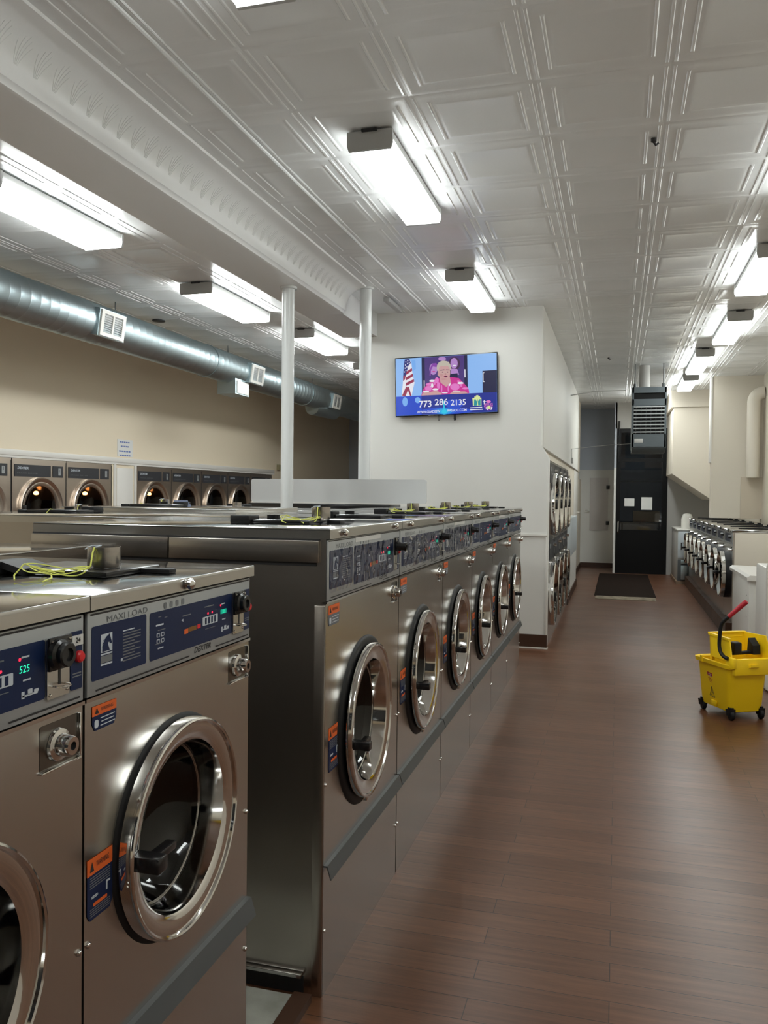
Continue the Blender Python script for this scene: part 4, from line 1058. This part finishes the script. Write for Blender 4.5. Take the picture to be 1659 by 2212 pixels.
# ================================================================ TELEVISION
def television():
    W, Hh = 1.052, 0.603
    cx, cz = -1.685, 2.612
    t = thing('television', 'flat television hung on the white partition, showing a woman speaking', 'television', (cx, 8.19, cz))
    t.rotation_euler = (0, math.radians(-1.5), 0)
    m = MB(); m.box((-W/2, 0.0, -Hh/2), (W/2, 0.035, Hh/2), black_gloss, 0.004); m.build('case', t)
    m = MB(); m.box((-0.2, 0.035, -0.15), (0.2, 0.0585, 0.15), charcoal); m.build('wall_bracket', t)
    m = MB(); m.tube([(-0.09, 0.04, -Hh/2+0.005), (-0.09, 0.035, -Hh/2-0.035), (-0.082, 0.035, -Hh/2-0.052), (-0.073, 0.035, -Hh/2-0.035), (-0.073, 0.04, -Hh/2)], 0.004, charcoal, 6); m.build('cable', t)
    m = MB(); m.tube([(0.082, 0.03, -Hh/2+0.005), (0.078, 0.03, -Hh/2-0.04), (0.084, 0.03, -Hh/2-0.058), (0.092, 0.03, -Hh/2-0.05), (0.088, 0.03, -Hh/2)], 0.0065, black_gloss, 6); m.build('cable', t)
    # picture
    SW, SH = W-0.018, Hh-0.022
    def em(name, c, s=1.0): return mat('screen_'+name, (0, 0, 0), 0.3, emit=c, estr=s*0.5)
    m = MB(); lay = [0]
    def P(x, y):
        u = (x-165)/1290; top = 212-72*u; bot = 955-50*u
        v = (y-top)/(bot-top)
        return (-SW/2+SW*u, -0.0012-0.00012*lay[0], SH/2-SH*v)
    def poly(pts, c):
        lay[0] += 1; m.quad([P(*p) for p in pts], c)
    def ell(x, y, rx, ry, c, n=22): poly([(x+rx*math.cos(2*PI*i/n), y+ry*math.sin(2*PI*i/n)) for i in range(n)], c)
    sky = em('sky', (0.28, 0.52, 0.95)); sky2 = em('sky2', (0.20, 0.45, 0.92)); dk = em('dark', (0.012, 0.012, 0.06)); purp = em('purple', (0.07, 0.035, 0.20))
    navy_s = em('navy', (0.01, 0.025, 0.30)); blue_s = em('blue', (0.015, 0.07, 0.62)); white_s = em('white', (0.85, 0.85, 0.92)); flagblue = em('flagblue', (0.015, 0.02, 0.20)); red_s = em('red', (0.32, 0.02, 0.08))
    skin = em('skin', (0.62, 0.36, 0.36)); skin_p = em('poster_skin', (0.48, 0.26, 0.62)); hair_s = em('hair', (0.55, 0.50, 0.42)); mag = em('magenta', (0.62, 0.03, 0.30)); pink = em('pink', (0.80, 0.20, 0.60)); cyan = em('cyan', (0.02, 0.62, 0.85)); lime = em('lime', (0.75, 0.85, 0.35)); teal = em('teal', (0.01, 0.30, 0.35)); hair_d = em('darkhair', (0.06, 0.02, 0.07)); viol = em('violet', (0.25, 0.05, 0.40))
    poly([(165, 212), (1455, 140), (1455, 905), (165, 955)], sky)
    poly([(1085, 165), (1455, 145), (1455, 360), (1275, 372), (1275, 690), (1085, 690)], sky)
    poly([(515, 195), (1085, 163), (1085, 690), (515, 700)], purp)
    poly([(505, 195), (545, 193), (545, 700), (505, 700)], dk); poly([(1050, 168), (1090, 165), (1090, 690), (1050, 690)], dk)
    poly([(530, 490), (541, 490), (541, 590), (530, 590)], white_s); poly([(1052, 350), (1064, 350), (1064, 455), (1052, 455)], white_s)
    ell(655, 345, 50, 75, skin_p); poly([(605, 430), (615, 330), (640, 275), (690, 265), (715, 300), (700, 320), (650, 310), (625, 360), (622, 430)], viol)
    ell(660, 378, 20, 8, mag)
    ell(925, 275, 75, 85, hair_d); ell(922, 270, 46, 70, skin_p); ell(926, 300, 22, 8, white_s); poly([(880, 340), (960, 345), (985, 420), (880, 420)], skin_p)
    ell(770, 212, 50, 26, skin_p)
    poly([(735, 420), (965, 400), (965, 470), (735, 480)], dk)
    # flag
    poly([(285, 218), (345, 210), (372, 270), (385, 400), (410, 520), (370, 690), (240, 700), (262, 470), (268, 340)], white_s)
    poly([(285, 218), (345, 210), (365, 265), (330, 300), (300, 420), (262, 440), (270, 320)], flagblue)
    for (x, y) in ((300, 250), (325, 235), (295, 290), (322, 270), (345, 262), (290, 330), (312, 315), (280, 380), (300, 360)): ell(x, y, 8, 8, white_s, 8)
    for k in range(3):
        y = 330+72*k
        poly([(300+k*-2, y+50), (378+k*12, y), (382+k*12, y+35), (300-k*2, y+90)], red_s)
    poly([(262, 440), (300, 420), (285, 480), (262, 500)], red_s); poly([(245, 690), (300, 570), (335, 590), (290, 697)], red_s); poly([(335, 570), (368, 690), (350, 695), (310, 590)], red_s)
    poly([(375, 225), (425, 222), (430, 340), (390, 375)], sky2)
    # loudspeaker
    poly([(1278, 372), (1455, 362), (1455, 660), (1278, 665)], dk)
    poly([(1280, 400), (1300, 390), (1300, 400), (1290, 404), (1290, 510), (1302, 510), (1302, 518), (1282, 518)], white_s)
    # woman
    poly([(495, 690), (530, 590), (600, 520), (690, 468), (880, 450), (980, 465), (1050, 540), (1100, 600), (1110, 660), (1000, 690)], mag)
    for (x, y, a, b) in ((600, 545, 45, 18), (640, 500, 40, 15), (700, 490, 25, 40), (720, 560, 22, 45), (680, 610, 40, 14), (860, 520, 18, 50), (1000, 530, 40, 16), (1060, 600, 40, 15), (950, 640, 50, 12), (560, 640, 40, 14), (640, 560, 16, 30), (670, 525, 14, 30), (760, 600, 10, 50), (845, 600, 10, 45), (800, 655, 40, 8), (1010, 560, 14, 22), (975, 505, 18, 12), (615, 585, 12, 20)): ell(x, y, a, b, pink if (x+y) % 3 else white_s, 10)
    ell(590, 600, 45, 35, pink); ell(930, 580, 60, 45, pink)
    poly([(735, 440), (865, 440), (880, 520), (820, 580), (745, 520)], skin)
    poly([(500, 690), (520, 655), (700, 630), (760, 660), (760, 690)], skin); poly([(840, 690), (900, 640), (1060, 640), (1100, 670), (1000, 690)], skin)
    ell(792, 325, 92, 88, hair_s); poly([(705, 330), (730, 330), (735, 405), (716, 395)], hair_s); ell(722, 415, 12, 26, skin, 10); ell(797, 388, 77, 112, skin);  poly([(706, 370), (700, 320), (725, 262), (790, 238), (855, 252), (884, 310), (880, 365), (866, 328), (835, 300), (790, 308), (755, 300), (730, 335), (722, 370)], hair_s)
    for cxx in (775, 840):
        lay[0] += 1
        ring = [(cxx+30*math.cos(2*PI*i/18), 385+18*math.sin(2*PI*i/18)) for i in range(18)]; inner = [(cxx+27*math.cos(2*PI*i/18), 385+15*math.sin(2*PI*i/18)) for i in range(18)]
        for i in range(18): m.quad([P(*ring[i]), P(*ring[(i+1) % 18]), P(*inner[(i+1) % 18]), P(*inner[i])], hair_s)
        ell(cxx, 386, 9, 6, hair_d, 10)
    poly([(748, 358), (800, 352), (800, 360), (748, 367)], hair_d); poly([(820, 352), (865, 356), (865, 363), (820, 360)], hair_d)
    ell(812, 412, 11, 14, em('skin2', (0.50, 0.26, 0.26)), 10); ell(760, 425, 18, 22, em('skin3', (0.56, 0.30, 0.30)), 12); ell(790, 478, 40, 12, em('skin3', (0.56, 0.30, 0.30)), 12); ell(815, 445, 24, 12, red_s, 12); ell(815, 446, 15, 5, hair_d, 10)
    # banner
    lay[0] += 2
    poly([(168, 705), (1455, 652), (1455, 905), (168, 955)], navy_s)
    poly([(168, 705), (500, 690), (500, 940), (168, 955)], blue_s)
    ell(285, 770, 35, 60, sky2); ell(450, 750, 35, 40, sky2); ell(820, 890, 330, 45, blue_s); ell(790, 893, 150, 45, em('b2', (0.012, 0.14, 0.72))); ell(790, 897, 100, 42, em('b3', (0.01, 0.28, 0.80))); ell(790, 900, 60, 36, em('b4', (0.01, 0.42, 0.84))); ell(790, 902, 34, 28, cyan); poly([(783, 760), (795, 760), (800, 925), (778, 925)], cyan); ell(920, 800, 120, 60, blue_s)
    def txt(s, x, y, wpx, hpx, c, rot=0.045):
        lay[0] += 2
        o = Vector(P(x, y)); a = math.atan(rot)
        m.text(s, o, (1, 0, 0.0), (0, 0, 1), hpx/745*SH/0.72, c, bold=0.012, width=wpx/1290*SW)
    txt('773', 550, 805, 160, 85, white_s); txt('286', 755, 780, 170, 80, white_s); txt('2135', 972, 785, 190, 75, white_s)
    txt('WWW.GLADESW', 590, 905, 300, 34, white_s); txt('PASSOC.COM', 955, 885, 240, 32, white_s)
    poly([(1155, 830), (1150, 725), (1175, 725), (1175, 708), (1195, 708), (1195, 692), (1225, 690), (1225, 705), (1245, 705), (1245, 722), (1262, 722), (1262, 825)], lime)
    poly([(1168, 826), (1172, 745), (1190, 742), (1200, 770), (1212, 735), (1228, 770), (1240, 740), (1252, 742), (1252, 822)], teal); poly([(1205, 822), (1212, 730), (1222, 822)], lime)
    for k, (a, b) in enumerate(((1120, 1270), (1120, 1280))): poly([(a, 848+26*k), (b, 842+26*k), (b, 854+26*k), (a, 860+26*k)], white_s)
    poly([(1292, 755), (1302, 755), (1302, 770), (1318, 770), (1318, 780), (1302, 780), (1302, 812), (1292, 812), (1292, 780), (1280, 780), (1280, 770), (1292, 770)], white_s)
    poly([(1295, 835), (1405, 825), (1395, 870), (1350, 890), (1305, 875)], viol); ell(1350, 775, 30, 18, pink); ell(1355, 850, 22, 22, lime)
    txt('JESUS', 1350, 815, 110, 34, pink)
    poly([(1315, 850), (1330, 842), (1342, 885), (1328, 885)], white_s); poly([(1375, 885), (1385, 842), (1400, 850), (1388, 880)], white_s)
    m.build('screen', t)
    m = MB(); m.box((-0.18, -0.0018, -Hh/2+0.002), (-0.13, -0.0004, -Hh/2+0.006), white_st); m.box((-0.03, -0.0018, -Hh/2+0.002), (-0.005, -0.0004, -Hh/2+0.006), white_st); m.build('bezel_mark', t)
television()

# paper notice on the left wall, small wall and ceiling items
m = MB(); m.box((XL+0.001, 8.99, 1.945), (XL+0.003, 9.33, 2.16), paper)
for k, (yy, w) in enumerate(((9.15, 0.22), (9.15, 0.18), (9.15, 0.26), (9.16, 0.24))):
    z = 2.125-0.052*k-(0.01 if k > 1 else 0)
    for q in range(5): m.plate((XL+0.0036, yy-w/2+w*(q+0.5)/5, z), UY, UZ, w/5*0.82, 0.016, blue_ink)
o = m.build('paper_notice'); tag(o, 'white paper notice with blue lines of writing on the cream wall above the dryers', 'notice')
o = MB().box((XL+0.0, 13.98, 1.93), (XL+0.05, 14.22, 2.03), mat('olive_box', (0.30, 0.27, 0.16), 0.5), 0.004).build('junction_box'); tag(o, 'small olive box on the cream wall past the farthest dryer', 'box')
m = MB(); m.box((-2.155, 7.52, CEIL-0.05), (-2.10, 8.05, CEIL-0.012), fixture_metal, 0.004); o = m.build('ceiling_bracket'); tag(o, 'short grey metal bar under the ceiling, right of the farther post', 'bracket')
for x, y, lab in ((0.15, 4.55, 'small black hook in the ceiling, upper right of the photo'), (-0.145, 11.49, 'small black hook in the ceiling over the hall')):
    m = MB(); m.cyl((x, y, CEIL-0.004), (x, y, CEIL-0.02), 0.014, ink_dark, 10); m.tube([(x, y, CEIL-0.02), (x+0.012, y+0.01, CEIL-0.035), (x+0.025, y+0.025, CEIL-0.02)], 0.006, ink_dark, 6)
    tag(m.build('ceiling_hook'), lab, 'hook', 'hooks in the tin ceiling')
m = MB(); m.lathe([(0.07, 0), (0.07, 0.012), (0.03, 0.02), (0, 0.02)], (-4.84, 8.02, CEIL), ink_dark, (0, 0, -1), 20)
tag(m.build('ceiling_rosette'), 'small dark round cap in the ceiling behind the duct, left of the nearer post', 'cap')

# floor mat before the black door
t = thing('floor_mat', 'dark doormat with a pale patterned front border before the black door', 'mat', (0, 0, 0))
MB().box((-0.32, 12.95, 0.0), (0.58, 16.7, 0.010), mat_dark, 0.003).build('pile', t)
MB().box((-0.30, 12.55, 0.0), (0.56, 12.93, 0.008), mat_edge, 0.003).build('border', t)

# ================================================================ MOP BUCKET
def bucket():
    t = thing('mop_bucket', 'yellow wheeled mop bucket with a red-tipped wringer handle', 'mop bucket', (0.786, 6.185, 0), math.radians(-61))
    # local x = short end that faces the viewer, local y = side; local -y... built so that +x end carries the wringer
    def rr(hx, hy, r, z, cx=0, n=6):
        pts = []
        for sx, sy, a0 in ((1, -1, -90), (1, 1, 0), (-1, 1, 90), (-1, -1, 180)):
            for i in range(n+1):
                a = math.radians(a0+90*i/n); pts.append((cx+sx*(hx-r)+r*math.cos(a), sy*(hy-r)+r*math.sin(a), z))
        return pts
    def loft(m, loops, mt, cap0=False, cap1=False):
        n = len(loops[0]); vs = [p for L in loops for p in L]; fs = []
        for k in range(len(loops)-1):
            for i in range(n): j = (i+1) % n; fs.append((k*n+i, k*n+j, (k+1)*n+j, (k+1)*n+i))
        if cap0: fs.append(tuple(range(n)))
        if cap1: fs.append(tuple(range((len(loops)-1)*n, len(loops)*n)))
        m.add(vs, fs, mt)
    m = MB()
    loft(m, [rr(0.145, 0.105, 0.03, 0.045), rr(0.165, 0.125, 0.035, 0.055), rr(0.170, 0.130, 0.04, 0.085), rr(0.175, 0.133, 0.045, 0.10), rr(0.195, 0.150, 0.05, 0.345), rr(0.213, 0.168, 0.055, 0.352), rr(0.216, 0.171, 0.055, 0.378), rr(0.205, 0.16, 0.05, 0.382), rr(0.190, 0.145, 0.05, 0.372), rr(0.168, 0.125, 0.04, 0.08)], bucket_yellow, True, True)
    m.prism([(0.20, -0.05, 0.355), (0.245, -0.03, 0.372), (0.245, 0.03, 0.372), (0.20, 0.05, 0.355)], (0, 0, 0.016), bucket_yellow)
    m.box((-0.11, -0.180, 0.352), (-0.085, -0.165, 0.398), bucket_yellow, 0.004)
    for s in (-1, 1):
        m.box((-0.03, s*0.137-0.006, 0.06), (0.03, s*0.137+0.006, 0.10), bucket_yellow, 0.004)
    tub = m.build('tub', t)
    # wringer
    m = MB()
    X0w, X1w = -0.085, 0.222
    loft(m, [rr(0.115, 0.12, 0.02, 0.30, 0.09), rr(0.118, 0.125, 0.02, 0.36, 0.09), rr(0.122, 0.132, 0.025, 0.42, 0.088)], bucket_yellow, True)
    m.box((0.195, -0.142, 0.315), (0.228, 0.135, 0.425), bucket_yellow, 0.006)
    m.box((0.15, -0.16, 0.36), (0.232, -0.13, 0.432), bucket_yellow, 0.006)
    # tall back and side walls, front edge low
    m.prism([(-0.045, -0.140, 0.40), (0.19, -0.140, 0.40), (0.155, -0.140, 0.555), (-0.060, -0.140, 0.562)], (0, 0.010, 0), bucket_yellow)
    m.prism([(-0.045, 0.125, 0.40), (0.212, 0.125, 0.40), (0.212, 0.125, 0.49), (0.175, 0.125, 0.57), (-0.060, 0.125, 0.562)], (0, 0.010, 0), bucket_yellow)
    m.prism([(-0.060, -0.140, 0.566), (-0.048, -0.140, 0.566), (-0.028, -0.140, 0.36), (-0.040, -0.140, 0.36)], (0, 0.275, 0), bucket_yellow)
    m.box((-0.070, -0.148, 0.553), (-0.040, 0.142, 0.567), bucket_yellow, 0.004)
    m.prism([(-0.06, -0.150, 0.548), (0.16, -0.150, 0.542), (0.16, -0.150, 0.556), (-0.06, -0.150, 0.563)], (0, 0.022, 0), bucket_yellow)
    for k in range(5): m.box((-0.066, -0.12, 0.43+0.024*k), (-0.042, 0.11, 0.438+0.024*k), bucket_yellow, 0.002)
    wr = m.build('wringer', t)
    m = MB(); m.tube([(0.12, -0.13, 0.445), (0.12, 0.124, 0.452)], 0.013, black, 10)
    m.box((0.09, -0.09, 0.44), (0.15, -0.03, 0.525), black, 0.012); m.prism([(0.09, 0.05, 0.44), (0.16, 0.05, 0.44), (0.15, 0.05, 0.50), (0.10, 0.05, 0.545)], (0, 0.055, 0), black); m.build('press_mechanism', wr)
    # handle lever
    m = MB(); P0 = [(0.185, -0.165, 0.425), (0.150, -0.172, 0.432), (0.112, -0.172, 0.458), (0.098, -0.172, 0.50), (0.100, -0.172, 0.56), (0.108, -0.168, 0.635), (0.128, -0.16, 0.672), (0.155, -0.135, 0.71)]
    def sm_path(P, k=4):
        out = []
        V = [Vector(p) for p in P]
        for i in range(len(V)-1):
            p0 = V[max(i-1, 0)]; p1 = V[i]; p2 = V[i+1]; p3 = V[min(i+2, len(V)-1)]
            for q in range(k):
                s = q/k
                out.append(0.5*((2*p1)+(p2-p0)*s+(2*p0-5*p1+4*p2-p3)*s*s+(3*p1-p0-3*p2+p3)*s**3))
        out.append(V[-1]); return out
    m.tube(sm_path(P0), 0.0125, black, 12); lv = m.build('lever', wr)
    m = MB(); m.tube([(0.150, -0.140, 0.703), (0.20, -0.095, 0.772), (0.232, -0.066, 0.815)], [0.0145, 0.0165, 0.0165], bucket_red, 14); m.build('grip', lv)
    # casters
    for sx, sy in ((0.155, -0.115), (0.155, 0.115), (-0.155, -0.115), (-0.155, 0.115)):
        m = MB(); m.cyl((sx, sy, 0.04), (sx, sy, 0.085), 0.02, black, 12); m.prism([(sx-0.028, sy-0.022, 0.07), (sx+0.022, sy-0.022, 0.075), (sx+0.02, sy-0.022, 0.035), (sx-0.015, sy-0.022, 0.03)], (0, 0.044, 0), black)
        c = m.build('caster', t)
        m = MB(); m.lathe([(0, -0.014), (0.028, -0.014), (0.0325, -0.009), (0.0325, 0.009), (0.028, 0.014), (0, 0.014)], (sx+0.006, sy, 0.0325), black, (0.25, 1, 0), 22); m.build('wheel', c)
    # labels on the side (the -y side)
    m = MB()
    def sp(x, z): return (x, -0.133-0.017*(z-0.10)/0.245-0.0012, z)
    def spoly(pts, c, e=0.0): m.quad([(sp(x, z)[0], sp(x, z)[1]-e, z) for x, z in pts], c)
    spoly([(-0.065, 0.288), (-0.015, 0.283), (-0.008, 0.272), (-0.012, 0.255), (-0.062, 0.262), (-0.07, 0.275)], bucket_red)
    for k in range(2): spoly([(-0.06, 0.278-0.012*k), (-0.018, 0.274-0.012*k), (-0.018, 0.271-0.012*k), (-0.06, 0.275-0.012*k)], white_st, 0.0006)
    spoly([(-0.062, 0.250), (-0.010, 0.243), (-0.010, 0.239), (-0.062, 0.246)], bucket_red); spoly([(-0.055, 0.238), (-0.012, 0.230), (-0.012, 0.227), (-0.055, 0.235)], bucket_red); spoly([(-0.045, 0.226), (-0.012, 0.220), (-0.012, 0.217), (-0.045, 0.223)], bucket_red)
    tri = [(-0.022, 0.190), (-0.045, 0.125), (0.008, 0.118)]
    for i in range(3):
        a = Vector(sp(*tri[i])); b = Vector(sp(*tri[(i+1) % 3])); m.tube([a, b], 0.0018, ink_dark, 4)
    m.tube([sp(-0.024, 0.165), sp(-0.018, 0.148), sp(-0.026, 0.130)], 0.002, ink_dark, 4); m.tube([sp(-0.030, 0.15), sp(-0.012, 0.152)], 0.0018, ink_dark, 4)
    m.build('side_label', tub)
bucket()
